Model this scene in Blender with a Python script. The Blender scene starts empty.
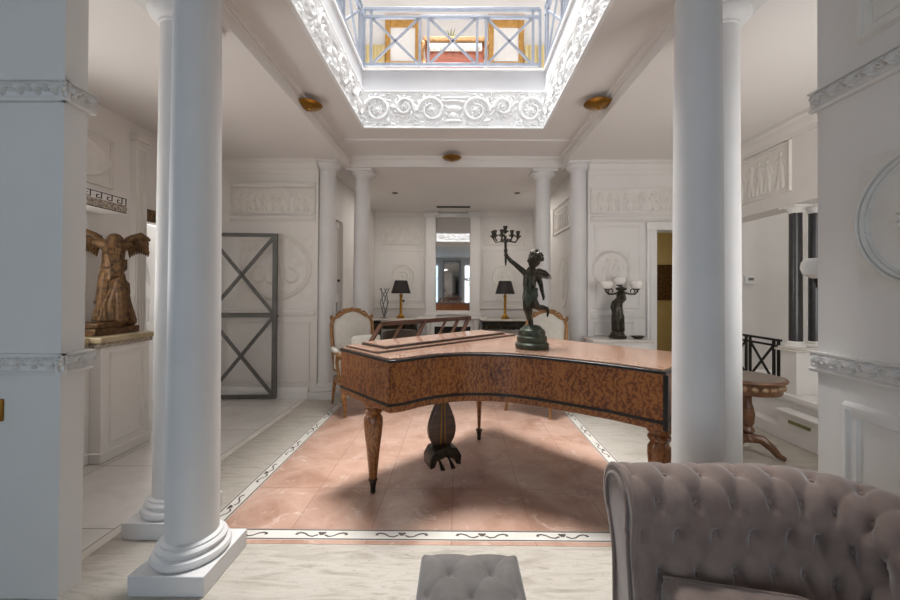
import bpy, bmesh, math, random
import numpy as np
from math import sin, cos, pi, radians, sqrt
from mathutils import Matrix, Vector
random.seed(7)
SC = bpy.context.scene
C = SC.collection

# ------------------------------------------------------------------ camera, world, light, exposure
cam_data = bpy.data.cameras.new('camera'); cam = bpy.data.objects.new('camera', cam_data); C.objects.link(cam)
cam_data.sensor_width = 36; cam_data.lens = 36 * 385 / 900
cam_data.shift_x = -6.0 / 900; cam_data.shift_y = -12.03 / 900
cam_data.clip_start = 0.02; cam_data.clip_end = 200
cam.matrix_world = (Matrix.Translation((0, 0, 1.4)) @ Matrix.Rotation(radians(0.3), 4, 'Z')
                    @ Matrix.Rotation(radians(90.45), 4, 'X') @ Matrix.Rotation(radians(0.3), 4, 'Z'))
SC.camera = cam
SC.view_settings.view_transform = 'Standard'; SC.view_settings.look = 'None'
SC.view_settings.gamma = 1; SC.view_settings.use_curve_mapping = False
SC.view_settings.exposure = 0.43

world = bpy.data.worlds.new('world'); SC.world = world; world.use_nodes = True
wn = world.node_tree.nodes; wl = world.node_tree.links
wn['Background'].inputs[0].default_value = (0.86, 0.93, 1.0, 1); wn['Background'].inputs[1].default_value = 0.8

def area(name, loc, target, sx, sy, power, col=(1, 1, 1)):
    d = bpy.data.lights.new(name, 'AREA'); d.shape = 'RECTANGLE'; d.size = sx; d.size_y = sy
    d.energy = power; d.color = col
    o = bpy.data.objects.new(name, d); C.objects.link(o)
    dr = Vector(target) - Vector(loc)
    o.rotation_euler = dr.to_track_quat('-Z', 'Y').to_euler(); o.location = loc
    return o
area('skylight', (-0.45, 4.2, 8.5), (0.0, 3.1, 0), 1.9, 1.9, 860, (1.0, 1.0, 0.99))
area('front_window_light', (-2.0, -3.6, 1.6), (-0.8, 3, 1.6), 2.0, 2.4, 24, (0.46, 0.72, 1.0))
area('right_window_light', (0.9, -3.6, 1.6), (0.4, 3, 1.6), 1.2, 2.4, 12, (0.86, 0.93, 1.0))
area('left_room_door_light', (-4.55, 4.4, 1.5), (-3, 4.3, 1.0), 0.9, 2.0, 40, (0.95, 0.97, 1.0))
area('left_room_fill_light', (-3.42, 2.4, 1.9), (-1.6, 3.3, 2.7), 0.8, 1.4, 22, (1, 0.97, 0.93))  # unseen fill, added and tilted up to brighten the ceilings
area('right_room_fill_light', (2.55, 1.66, 1.7), (2.5, 3.6, 2.5), 1.0, 1.8, 17, (1, 0.97, 0.93))  # added fill out of view, aimed upward for brighter ceilings
area('far_room_light', (-1.0, 6.9, 3.02), (-1.0, 6.9, 0), 0.35, 0.35, 8, (1, 0.93, 0.86))
area('far_room_light', (1.0, 6.9, 3.02), (1.0, 6.9, 0), 0.35, 0.35, 8, (1, 0.93, 0.86))
area('stair_light', (3.9, 4.2, 5.2), (4.0, 4.3, 0), 0.7, 1.8, 40, (1, 0.97, 0.93))
area('corridor_light', (2.9, 6.2, 2.7), (2.9, 6.3, 0), 0.5, 0.5, 5, (1, 0.93, 0.82))

# ------------------------------------------------------------------ materials
def lin(h):
    h = h.lstrip('#'); out = []
    for i in (0, 2, 4):
        c = int(h[i:i+2], 16) / 255
        out.append(c / 12.92 if c <= 0.04045 else ((c + 0.055) / 1.055) ** 2.4)
    return tuple(out) + (1,)
def new_mat(name):
    m = bpy.data.materials.new(name); m.use_nodes = True
    nt = m.node_tree; return m, nt, nt.nodes['Principled BSDF']
def coords(nt, scale=(1, 1, 1), rot=(0, 0, 0), loc=(0, 0, 0)):
    tc = nt.nodes.new('ShaderNodeTexCoord'); mp = nt.nodes.new('ShaderNodeMapping')
    mp.inputs['Scale'].default_value = scale; mp.inputs['Rotation'].default_value = rot; mp.inputs['Location'].default_value = loc
    nt.links.new(tc.outputs['Object'], mp.inputs['Vector']); return mp.outputs['Vector']
def noise(nt, vec, scale, detail=4, rough=0.55, dist=0):
    n = nt.nodes.new('ShaderNodeTexNoise'); n.inputs['Scale'].default_value = scale; n.inputs['Detail'].default_value = detail
    n.inputs['Roughness'].default_value = rough; n.inputs['Distortion'].default_value = dist
    nt.links.new(vec, n.inputs['Vector']); return n.outputs['Fac']
def ramp(nt, fac, stops):
    r = nt.nodes.new('ShaderNodeValToRGB'); e = r.color_ramp.elements
    while len(e) < len(stops): e.new(0.5)
    for i, (p, c) in enumerate(stops): e[i].position = p; e[i].color = lin(c)
    nt.links.new(fac, r.inputs['Fac']); return r.outputs['Color']
def bump(nt, b, fac, strength, dist=0.01):
    n = nt.nodes.new('ShaderNodeBump'); n.inputs['Strength'].default_value = strength; n.inputs['Distance'].default_value = dist
    nt.links.new(fac, n.inputs['Height']); nt.links.new(n.outputs['Normal'], b.inputs['Normal'])
def mix(nt, fac, a, b):
    n = nt.nodes.new('ShaderNodeMix'); n.data_type = 'RGBA'
    for s, v in ((0, fac), (6, a), (7, b)):
        if isinstance(v, (tuple, float, int)): n.inputs[s].default_value = v
        else: nt.links.new(v, n.inputs[s])
    return n.outputs[2]
def simple(name, c1, c2=None, rough=0.5, metal=0.0, scale=6, bmp=0.0, bscale=60, sheen=0.0, coat=0.0, stretch=(1, 1, 1)):
    m, nt, b = new_mat(name)
    v = coords(nt, stretch)
    col = ramp(nt, noise(nt, v, scale), [(0.3, c1), (0.7, c2 or c1)])
    nt.links.new(col, b.inputs['Base Color'])
    b.inputs['Roughness'].default_value = rough; b.inputs['Metallic'].default_value = metal
    if sheen: b.inputs['Sheen Weight'].default_value = sheen; b.inputs['Sheen Roughness'].default_value = 0.4
    if coat: b.inputs['Coat Weight'].default_value = coat; b.inputs['Coat Roughness'].default_value = 0.08
    if bmp: bump(nt, b, noise(nt, v, bscale), bmp)
    return m
M = {}
M['plaster'] = simple('white_plaster', '#e6e2de', '#dedad5', 0.6, scale=1.5, bmp=0.04, bscale=25)
M['relief'] = simple('relief_plaster', '#e6e2dc', '#dcd7d0', 0.65, scale=9)
M['frieze'] = simple('frieze_plaster', '#f2f2f2', '#ebebeb', 0.55, scale=9)
M['ceiling'] = simple('ceiling_plaster', '#e6e2df', '#e2dedb', 0.7, scale=1)
M['band'] = simple('gallery_edge_paint', '#d2d2d4', '#cccccf', 0.6, scale=2)
M['column'] = simple('column_paint', '#dfdddc', '#d7d5d4', 0.55, scale=3, bmp=0.03, bscale=14)
M['white'] = simple('white_paint', '#ebe9e6', '#e6e3df', 0.4, scale=3)
M['gold'] = simple('gilt', '#b98a3a', '#8d5f22', 0.35, 0.85, scale=30)
M['brass'] = simple('brass', '#b5853a', '#94682a', 0.28, 1.0, scale=8)
M['giltwood'] = simple('gilt_wood', '#b58a58', '#7d5532', 0.45, 0.35, scale=40)
M['bronze'] = simple('dark_bronze', '#4b463c', '#2b2822', 0.33, 0.75, scale=18, bmp=0.15, bscale=60)
M['greenbronze'] = simple('green_bronze', '#4d5346', '#33382f', 0.4, 0.55, scale=22)
M['statue'] = simple('weathered_bronze', '#7c5b36', '#33241a', 0.5, 0.35, scale=26, bmp=0.5, bscale=45)
M['iron'] = simple('grey_iron', '#6e6d6a', '#5d5c59', 0.5, 0.2, scale=12)
M['railing'] = simple('railing_paint', '#9aa0ac', '#8c929e', 0.4, 0.3, scale=10)
M['blackiron'] = simple('black_iron', '#2c2826', '#1f1c1b', 0.5, 0.4, scale=10)
M['blackwood'] = simple('ebonised_wood', '#1d1817', '#120f0e', 0.3, scale=20, coat=0.4)
M['darkwood'] = simple('dark_wood', '#5a3b2b', '#3a2419', 0.35, scale=10, coat=0.3, stretch=(1, 1, 6))
M['tablewood'] = simple('table_wood', '#7a5236', '#4c3221', 0.4, scale=10, coat=0.2, stretch=(1, 1, 4))
M['brownleather'] = simple('brown_leather', '#4d3a2e', '#3b2c23', 0.45, scale=20)
M['blackshade'] = simple('black_lampshade', '#2b2523', '#231e1d', 0.75, scale=30)
M['upholstery'] = simple('cream_upholstery', '#e2ddd3', '#d6d0c5', 0.85, scale=20, sheen=0.2)
M['cushion'] = simple('cream_cushion', '#ddd8cd', '#cfc9bd', 0.9, scale=60, bmp=0.2, bscale=120)
M['velvet'] = simple('mauve_velvet', '#968278', '#826e66', 0.8, scale=14, sheen=0.8, bmp=0.12, bscale=220)
M['greyvelvet'] = simple('grey_velvet', '#837d7a', '#756f6b', 0.85, scale=20, sheen=0.4, bmp=0.15, bscale=220)
M['blackmarble'] = simple('black_marble', '#3b3a3b', '#2a292b', 0.3, scale=9, coat=0.2)
M['yellowmarble'] = simple('yellow_marble', '#c3b597', '#9d8e6c', 0.3, scale=9)
M['whitemarble'] = simple('white_marble', '#e4dfd8', '#cfc7bd', 0.25, scale=5)
M['gildcream'] = simple('ochre_wall', '#d3c08c', '#c9b47e', 0.7, scale=3)
M['globe'] = simple('opal_glass', '#f2efea', '#eae6df', 0.25, scale=4)
M['black'] = simple('black_void', '#151313', '#0f0e0e', 0.6, scale=4)
M['gildedframe'] = simple('honey_gilded_wood', '#c99a52', '#b07f38', 0.45, 0.2, scale=12)
M['sideboard'] = simple('mahogany', '#8a4428', '#6d321c', 0.4, scale=8, stretch=(1, 1, 5))
M['plant'] = simple('leaf_green', '#8f9a4a', '#6d7a35', 0.6, scale=10)
M['plastic'] = simple('white_plastic', '#e8e8e6', '#e0e0de', 0.35, scale=4)
M['tabletop'] = simple('patterned_tabletop', '#94867a', '#6f6156', 0.4, scale=40)
M['carving'] = simple('carved_tan_wood', '#9a7f62', '#6e5239', 0.5, scale=40)
M['screen'] = simple('grey_display', '#7d7b74', '#716f69', 0.3, scale=4)
M['vent'] = simple('tarnished_brass_grille', '#93926b', '#7a7a50', 0.5, 0.4, scale=20)
M['mosaic'] = simple('mosaic_border', '#5e4c42', '#d2c8b8', 0.4, scale=60)
M['motif'] = simple('inlay_dark_stone', '#4a4340', '#5c524c', 0.35, scale=20)
M['inlaywhite'] = simple('inlay_white_stone', '#dcd8d0', '#cfcac1', 0.3, scale=6)

def mirror_mat():
    m, nt, b = new_mat('mirror_glass'); b.inputs['Metallic'].default_value = 1
    v = coords(nt); nt.links.new(ramp(nt, noise(nt, v, 2), [(0.3, '#d9d9d8'), (0.7, '#d2d2d1')]), b.inputs['Base Color'])
    b.inputs['Roughness'].default_value = 0.03; return m
M['mirror'] = mirror_mat()
def glass_mat():
    m, nt, b = new_mat('window_glass'); v = coords(nt)
    nt.links.new(ramp(nt, noise(nt, v, 2), [(0.3, '#f4fafa'), (0.7, '#f0f8f8')]), b.inputs['Base Color'])
    b.inputs['Roughness'].default_value = 0.02; b.inputs['Transmission Weight'].default_value = 1; b.inputs['IOR'].default_value = 1.1
    return m
M['glass'] = glass_mat()
def travertine():
    m, nt, b = new_mat('travertine')
    v = coords(nt, (1.2, 7, 1)); f = noise(nt, v, 2.2, 8, 0.65, 0.8)
    col = ramp(nt, f, [(0.25, '#8d8375'), (0.40, '#aba397'), (0.52, '#bab3a9'), (0.72, '#989083')])
    f2 = noise(nt, coords(nt, (1, 3, 1)), 28, 4, 0.6)
    pit = ramp(nt, f2, [(0.0, '#9d9080'), (0.30, '#9d9080'), (0.38, '#ffffff'), (1, '#ffffff')])
    n = nt.nodes.new('ShaderNodeMix'); n.data_type = 'RGBA'; n.blend_type = 'MULTIPLY'; n.inputs[0].default_value = 0.6
    nt.links.new(col, n.inputs[6]); nt.links.new(pit, n.inputs[7]); nt.links.new(n.outputs[2], b.inputs['Base Color'])
    b.inputs['Roughness'].default_value = 0.32; bump(nt, b, f2, 0.05); return m
M['travertine'] = travertine()
def tiles(name, c, size, mortar, origin, veins=None, rough=0.25, msize=0.004):
    m, nt, b = new_mat(name)
    v = coords(nt, loc=(-origin[0], -origin[1], 0))
    br = nt.nodes.new('ShaderNodeTexBrick'); br.offset = 0; br.squash = 1
    br.inputs['Scale'].default_value = 1; br.inputs['Mortar Size'].default_value = msize
    br.inputs['Brick Width'].default_value = size; br.inputs['Row Height'].default_value = size
    br.inputs['Color1'].default_value = (0.44, 0.44, 0.44, 1); br.inputs['Color2'].default_value = (0.56, 0.56, 0.56, 1)
    nt.links.new(v, br.inputs['Vector'])
    v2 = coords(nt)
    base = ramp(nt, noise(nt, v2, 3.2, 8, 0.65, 0.6), [(0.3, c[0]), (0.5, c[1]), (0.7, c[2])])
    if veins:
        f = noise(nt, v2, 5.5, 10, 0.75, 1.2)
        msk = ramp(nt, f, [(0.0, '#000000'), (0.56, '#000000'), (0.66, '#ffffff'), (1, '#ffffff')])
        base = mix(nt, msk, base, lin(veins))
    ov = nt.nodes.new('ShaderNodeMix'); ov.data_type = 'RGBA'; ov.blend_type = 'OVERLAY'; ov.inputs[0].default_value = 0.5
    nt.links.new(base, ov.inputs[6]); nt.links.new(br.outputs['Color'], ov.inputs[7])
    br.inputs['Mortar'].default_value = (0.5, 0.5, 0.5, 1)
    nt.links.new(mix(nt, br.outputs['Fac'], ov.outputs[2], lin(mortar)), b.inputs['Base Color'])
    b.inputs['Roughness'].default_value = rough; return m
M['pink'] = tiles('rose_marble_tiles', ('#9f7a67', '#b79482', '#c6a797'), 0.47, '#967464', (-0.03, 2.265), '#d0b6a8', 0.28, .0025)
M['slabs'] = tiles('white_marble_slabs', ('#cfcbc6', '#dad7d2', '#e2dfdb'), 0.8, '#9b948c', (-2.0, 2.25), None, 0.22)
def burl(name, dark, midc, light, rough, scale=9):
    m, nt, b = new_mat(name)
    v = coords(nt)
    f0 = noise(nt, v, scale * 0.5, 3, 0.5)
    w = nt.nodes.new('ShaderNodeTexWave'); w.inputs['Scale'].default_value = scale * 0.8; w.inputs['Distortion'].default_value = 16
    w.inputs['Detail'].default_value = 4; w.inputs['Detail Scale'].default_value = 1.4; w.inputs['Detail Roughness'].default_value = 0.7
    nt.links.new(v, w.inputs['Vector'])
    vo = nt.nodes.new('ShaderNodeTexVoronoi'); vo.inputs['Scale'].default_value = scale * 2
    nt.links.new(v, vo.inputs['Vector'])
    a = nt.nodes.new('ShaderNodeMath'); a.operation = 'MULTIPLY_ADD'; a.inputs[1].default_value = 0.45; nt.links.new(w.outputs['Fac'], a.inputs[0])
    mm = nt.nodes.new('ShaderNodeMath'); mm.operation = 'MULTIPLY'; mm.inputs[1].default_value = 0.7; nt.links.new(f0, mm.inputs[0])
    nt.links.new(mm.outputs[0], a.inputs[2])
    a2 = nt.nodes.new('ShaderNodeMath'); a2.operation = 'MULTIPLY_ADD'; a2.inputs[1].default_value = 0.18
    nt.links.new(vo.outputs['Distance'], a2.inputs[0]); nt.links.new(a.outputs[0], a2.inputs[2])
    nt.links.new(ramp(nt, a2.outputs[0], [(0.22, dark), (0.5, midc), (0.85, light)]), b.inputs['Base Color'])
    b.inputs['Roughness'].default_value = rough; b.inputs['Coat Weight'].default_value = 0.35; b.inputs['Coat Roughness'].default_value = 0.12
    return m
M['burl'] = burl('burl_walnut', '#3f1d0b', '#743c18', '#a16430', 0.35, 12)
M['lid'] = burl('lid_walnut_glare', '#846453', '#987462', '#ab8a76', 0.2, 9)  # skylight glare put into the paler, pinkish wood colour
M['legwood'] = burl('turned_walnut', '#4a2612', '#7a4823', '#9c6434', 0.32, 12)

# ------------------------------------------------------------------ mesh helpers
class G:
    def __init__(s): s.v = []; s.f = []; s.mi = []; s.cur = 0
    def add(s, vs, fs, mat=None):
        n = len(s.v)
        s.v += [tuple(mat @ Vector(p)) if mat else tuple(p) for p in vs]
        s.f += [tuple(i + n for i in f) for f in fs]; s.mi += [s.cur] * len(fs); return s
    def box(s, x0, x1, y0, y1, z0, z1, mat=None):
        vs = [(x, y, z) for z in (z0, z1) for y in (y0, y1) for x in (x0, x1)]
        return s.add(vs, [(0, 2, 3, 1), (4, 5, 7, 6), (0, 1, 5, 4), (2, 6, 7, 3), (0, 4, 6, 2), (1, 3, 7, 5)], mat)
    def prism(s, poly, z0, z1, mat=None):
        n = len(poly)
        vs = [(x, y, z0) for x, y in poly] + [(x, y, z1) for x, y in poly]
        fs = [tuple(range(n - 1, -1, -1)), tuple(range(n, 2 * n))] + [(i, (i + 1) % n, n + (i + 1) % n, n + i) for i in range(n)]
        return s.add(vs, fs, mat)
    def lathe(s, prof, c=(0, 0, 0), n=32, sx=1, sy=1, mat=None, cap=True):
        vs = []; fs = []; k = len(prof)
        for r, z in prof:
            for i in range(n):
                a = 2 * pi * i / n; vs.append((c[0] + r * sx * cos(a), c[1] + r * sy * sin(a), c[2] + z))
        for j in range(k - 1):
            for i in range(n):
                fs.append((j * n + i, j * n + (i + 1) % n, (j + 1) * n + (i + 1) % n, (j + 1) * n + i))
        if cap: fs.append(tuple(range(n - 1, -1, -1))); fs.append(tuple((k - 1) * n + i for i in range(n)))
        return s.add(vs, fs, mat)
    def tube(s, pts, r, n=10, mat=None, flat=1.0, closed=False, round_ends=False):
        pts = [Vector(p) for p in pts]; k = len(pts)
        rr = list(r) if isinstance(r, (list, tuple)) else [r] * k
        if round_ends:
            def ext(p0, p1, r0):
                d = (p0 - p1).normalized(); return [(p0 + d * r0 * sin(a), max(r0 * cos(a), 1e-4)) for a in (1.45, 1.0, 0.5)]
            h = ext(pts[0], pts[1], rr[0]); t = ext(pts[-1], pts[-2], rr[-1])
            pts = [p for p, _ in h] + pts + [p for p, _ in reversed(t)]; rr = [q for _, q in h] + rr + [q for _, q in reversed(t)]; k = len(pts)
        vs = []; fs = []; up = None
        for i in range(k):
            if closed: d = pts[(i + 1) % k] - pts[i - 1]
            else: d = pts[min(i + 1, k - 1)] - pts[max(i - 1, 0)]
            d.normalize()
            if up is None:
                up = Vector((0, 0, 1)) if abs(d.z) < 0.9 else Vector((1, 0, 0))
            a = d.cross(up)
            if a.length < 1e-4: a = d.cross(Vector((0.3, 1, 0.2)))
            a.normalize(); b = a.cross(d).normalized(); up = b
            for j in range(n):
                t = 2 * pi * (j + 0.5) / n; vs.append(pts[i] + a * (rr[i] * cos(t)) + b * (rr[i] * flat * sin(t)))
        for i in range(k if closed else k - 1):
            for j in range(n):
                i2 = (i + 1) % k
                fs.append((i * n + j, i * n + (j + 1) % n, i2 * n + (j + 1) % n, i2 * n + j))
        if not closed: fs.append(tuple(range(n - 1, -1, -1))); fs.append(tuple((k - 1) * n + j for j in range(n)))
        return s.add(vs, fs, mat)
    def cyl(s, p0, p1, r, n=16): return s.tube([p0, p1], r, n)
    def bar(s, p0, p1, w, t, up=(0, 0, 1)):
        p0 = Vector(p0); p1 = Vector(p1); d = (p1 - p0).normalized(); u = Vector(up)
        a = d.cross(u).normalized(); b = a.cross(d).normalized()
        vs = [p + a * (w / 2 * i) + b * (t / 2 * j) for p in (p0, p1) for i, j in ((-1, -1), (1, -1), (1, 1), (-1, 1))]
        return s.add(vs, [(3, 2, 1, 0), (4, 5, 6, 7), (0, 1, 5, 4), (1, 2, 6, 5), (2, 3, 7, 6), (3, 0, 4, 7)])
    def ball(s, c, r, n=16, m=10, mat=None):
        if not isinstance(r, (tuple, list)): r = (r, r, r)
        vs = [(c[0], c[1], c[2] - r[2])]; fs = []
        for j in range(1, m):
            t = pi * j / m
            for i in range(n):
                a = 2 * pi * i / n; vs.append((c[0] + r[0] * sin(t) * cos(a), c[1] + r[1] * sin(t) * sin(a), c[2] - r[2] * cos(t)))
        vs.append((c[0], c[1], c[2] + r[2]))
        for i in range(n): fs.append((0, 1 + (i + 1) % n, 1 + i))
        for j in range(m - 2):
            for i in range(n): fs.append((1 + j * n + i, 1 + j * n + (i + 1) % n, 1 + (j + 1) * n + (i + 1) % n, 1 + (j + 1) * n + i))
        L = len(vs) - 1; q = 1 + (m - 2) * n
        for i in range(n): fs.append((q + i, q + (i + 1) % n, L))
        return s.add(vs, fs, mat)
    def moulding(s, prof, p0, p1, out, up=(0, 0, 1), m0=0, m1=0):
        """profile (out, up) swept from p0 to p1; m0/m1 = mitre lengthening per unit of out"""
        p0 = Vector(p0); p1 = Vector(p1); o = Vector(out); u = Vector(up); d = (p1 - p0).normalized(); n = len(prof)
        vs = [p0 + o * a + u * b - d * (a * m0) for a, b in prof] + [p1 + o * a + u * b + d * (a * m1) for a, b in prof]
        fs = [tuple(range(n - 1, -1, -1)), tuple(range(n, 2 * n))] + [(i, (i + 1) % n, n + (i + 1) % n, n + i) for i in range(n)]
        return s.add(vs, fs)
    def grid(s, P, closed_u=False):
        """P[i][j] points"""
        a = len(P); b = len(P[0]); vs = [tuple(p) for row in P for p in row]; fs = []
        for i in range(a if closed_u else a - 1):
            for j in range(b - 1): i2 = (i + 1) % a; fs.append((i * b + j, i2 * b + j, i2 * b + j + 1, i * b + j + 1))
        return s.add(vs, fs)
    def relief(s, o, dx, dz, out, W, H, res, fn, base=0.004):
        """height field panel: origin o (lower left), dx / dz directions, out = normal"""
        nx = max(3, int(W / res)); nz = max(3, int(H / res))
        X, Z = np.meshgrid(np.linspace(0, W, nx), np.linspace(0, H, nz)); h = fn(X, Z) + base
        o, dx, dz, out = (np.array(q, float) for q in (o, dx, dz, out))
        P = o + X[..., None] * dx + Z[..., None] * dz + h[..., None] * out
        Bk = o + X[..., None] * dx + Z[..., None] * dz
        vs = [tuple(p) for p in P.reshape(-1, 3)]; fs = []
        for j in range(nz - 1):
            for i in range(nx - 1): fs.append((j * nx + i, j * nx + i + 1, (j + 1) * nx + i + 1, (j + 1) * nx + i))
        rim = [i for i in range(nx)] + [j * nx + nx - 1 for j in range(1, nz)] + [(nz - 1) * nx + i for i in range(nx - 2, -1, -1)] + [j * nx for j in range(nz - 2, 0, -1)]
        n0 = len(vs); B2 = Bk.reshape(-1, 3)
        vs += [tuple(B2[i]) for i in rim]; k = len(rim)
        for i in range(k): fs.append((rim[i], n0 + i, n0 + (i + 1) % k, rim[(i + 1) % k]))
        fs.append(tuple(n0 + i for i in range(k)))
        return s.add(vs, fs)

def obj(name, g, mat, parent=None, bevel=0, smooth=35, sub=0, rel=True):
    me = bpy.data.meshes.new(name); me.from_pydata(g.v, [], g.f)
    mats = mat if isinstance(mat, (list, tuple)) else [mat]
    for m in mats: me.materials.append(m if not isinstance(m, str) else M[m])
    if len(mats) > 1: me.polygons.foreach_set('material_index', g.mi)
    bm = bmesh.new(); bm.from_mesh(me); bmesh.ops.recalc_face_normals(bm, faces=bm.faces); bm.to_mesh(me); bm.free()
    if smooth:
        me.shade_smooth(); me.set_sharp_from_angle(angle=radians(smooth))
    o = bpy.data.objects.new(name, me); C.objects.link(o)
    if parent:
        o.parent = parent
        if rel: o.matrix_parent_inverse = wmat(parent).inverted()
    if bevel:
        b = o.modifiers.new('bevel', 'BEVEL'); b.width = bevel; b.segments = 2; b.limit_method = 'ANGLE'; b.angle_limit = radians(40)
        b.harden_normals = False
    if sub: q = o.modifiers.new('sub', 'SUBSURF'); q.levels = sub; q.render_levels = sub
    return o
def wmat(o):
    m = o.matrix_basis.copy() if not o.parent else wmat(o.parent) @ o.matrix_parent_inverse @ o.matrix_basis
    return m
def tag(o, label, cat, group=None):
    o['label'] = label; o['category'] = cat
    if group: o['group'] = group
    return o
def thing(name, label, cat, loc=(0, 0, 0), group=None):
    o = bpy.data.objects.new(name, None); C.objects.link(o); o.location = loc; o.empty_display_size = 0.05
    return tag(o, label, cat, group)
def struct(name, g, mat, parent=None, **k):
    o = obj(name, g, mat, parent, **k)
    if not parent: o['kind'] = 'structure'
    return o
def dup(root, loc=None, rotz=None, label=None, name=None):
    def cp(o, par):
        c = o.copy(); C.objects.link(c)
        if par: c.parent = par
        for ch in list(o.children): cp(ch, c)
        return c
    r = cp(root, None)
    if loc is not None: r.location = loc
    if rotz is not None: r.rotation_euler = (0, 0, rotz)
    if label: r['label'] = label
    return r
def fused(name, g, mat, parent, voxel=0.006, smooth_it=4, dec=None):
    o = obj(name, g, mat, parent, smooth=0)
    r = o.modifiers.new('remesh', 'REMESH'); r.mode = 'VOXEL'; r.voxel_size = voxel; r.use_smooth_shade = True
    s = o.modifiers.new('smooth', 'SMOOTH'); s.factor = 0.5; s.iterations = smooth_it
    return o

# ---- height-field shapes
def bmp_(X, Z, cx, cz, rx, rz, h, rot=0):
    c, s = cos(rot), sin(rot); dx = X - cx; dz = Z - cz
    u = (dx * c + dz * s) / rx; v = (-dx * s + dz * c) / rz
    return h * np.sqrt(np.clip(1 - u * u - v * v, 0, 1))
def seg_(X, Z, x0, z0, x1, z1, w0, w1, h):
    dx, dz = x1 - x0, z1 - z0; L2 = dx * dx + dz * dz + 1e-9
    t = np.clip(((X - x0) * dx + (Z - z0) * dz) / L2, 0, 1); w = w0 + (w1 - w0) * t
    d = np.hypot(X - x0 - t * dx, Z - z0 - t * dz) / w
    return h * np.sqrt(np.clip(1 - d * d, 0, 1))
def ring_(X, Z, cx, cz, rx, rz, w, h):
    r = np.hypot((X - cx) / rx, (Z - cz) / rz); d = (r - 1) * min(rx, rz) / w
    return h * np.sqrt(np.clip(1 - d * d, 0, 1))
def spiral_(X, Z, cx, cz, R0, R1, a0, turns, w0, w1, h, n=26):
    out = np.zeros_like(X); pr = None
    for i in range(n + 1):
        t = i / n; a = a0 + turns * 2 * pi * t; R = R0 + (R1 - R0) * t; w = w0 + (w1 - w0) * t
        p = (cx + R * cos(a), cz + R * sin(a))
        if pr: out = np.maximum(out, seg_(X, Z, pr[0], pr[1], p[0], p[1], pr[2], w, h))
        pr = p + (w,)
    return out
def rosette_(X, Z, cx, cz, R, h, n=8):
    r = np.hypot(X - cx, Z - cz) / R; a = np.arctan2(Z - cz, X - cx)
    pet = np.clip(1 - (r / (0.72 + 0.28 * np.abs(np.cos(a * n / 2)))) ** 2, 0, 1) ** 0.5
    return h * np.maximum(pet * (0.55 + 0.45 * np.cos(r * 9) ** 2) * (r < 1), (r < .3) * np.sqrt(np.clip(1 - (r / .3) ** 2, 0, 1)) * 1.2)
def figure_(X, Z, cx, z0, H, h, rnd):
    """small draped standing figure in low relief"""
    m = rnd.choice((-1, 1)); lean = rnd.uniform(-0.06, 0.06) * H
    o = bmp_(X, Z, cx + lean, z0 + .92 * H, .055 * H, .075 * H, h)
    o = np.maximum(o, bmp_(X, Z, cx + lean * .7, z0 + .70 * H, .10 * H, .17 * H, h))
    o = np.maximum(o, seg_(X, Z, cx + lean * .3, z0 + .55 * H, cx - m * .07 * H, z0 + .02 * H, .10 * H, .055 * H, h))
    o = np.maximum(o, seg_(X, Z, cx, z0 + .5 * H, cx + m * .12 * H, z0 + .02 * H, .09 * H, .05 * H, h * .85))
    ax = rnd.uniform(.12, .24) * H; az = rnd.uniform(.35, .98) * H
    o = np.maximum(o, seg_(X, Z, cx + m * .08 * H, z0 + .78 * H, cx + m * ax, z0 + az, .035 * H, .025 * H, h * .7))
    o = np.maximum(o, seg_(X, Z, cx - m * .08 * H, z0 + .78 * H, cx - m * .17 * H, z0 + .5 * H, .035 * H, .03 * H, h * .7))
    return o * (0.88 + 0.12 * np.sin(X * 260 / 1.0 + Z * 40))
def figures(n, mg=.05, h=.016, seed=3):
    def fn(X, Z):
        rnd = random.Random(seed); W = X.max(); H = Z.max(); o = np.zeros_like(X)
        for i in range(n):
            o = np.maximum(o, figure_(X, Z, mg + (W - 2 * mg) * (i + .5) / n + rnd.uniform(-.02, .02), H * .08, H * rnd.uniform(.74, .84), h, rnd))
        return o
    return fn
def acanthus(period=.16, h=.016):
    def fn(X, Z):
        H = Z.max(); o = np.zeros_like(X); n = int(X.max() / period) + 2
        for i in range(n):
            x = (i + .5) * period
            for k in range(5):
                a = (k - 2) * .42
                o = np.maximum(o, bmp_(X, Z, x + sin(a) * H * .34, H * .22 + cos(a) * H * .36, H * .10, H * .34, h, -a))
            o = np.maximum(o, spiral_(X, Z, x + period * .5, H * .5, H * .3, H * .08, 0, 1.3, H * .1, H * .06, h * .8, 14))
            o = np.maximum(o, bmp_(X, Z, x + period * .5, H * .5, H * .09, H * .09, h))
            o = np.maximum(o, bmp_(X, Z, x, H * .16, H * .16, H * .13, h))
        return o
    return fn
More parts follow.
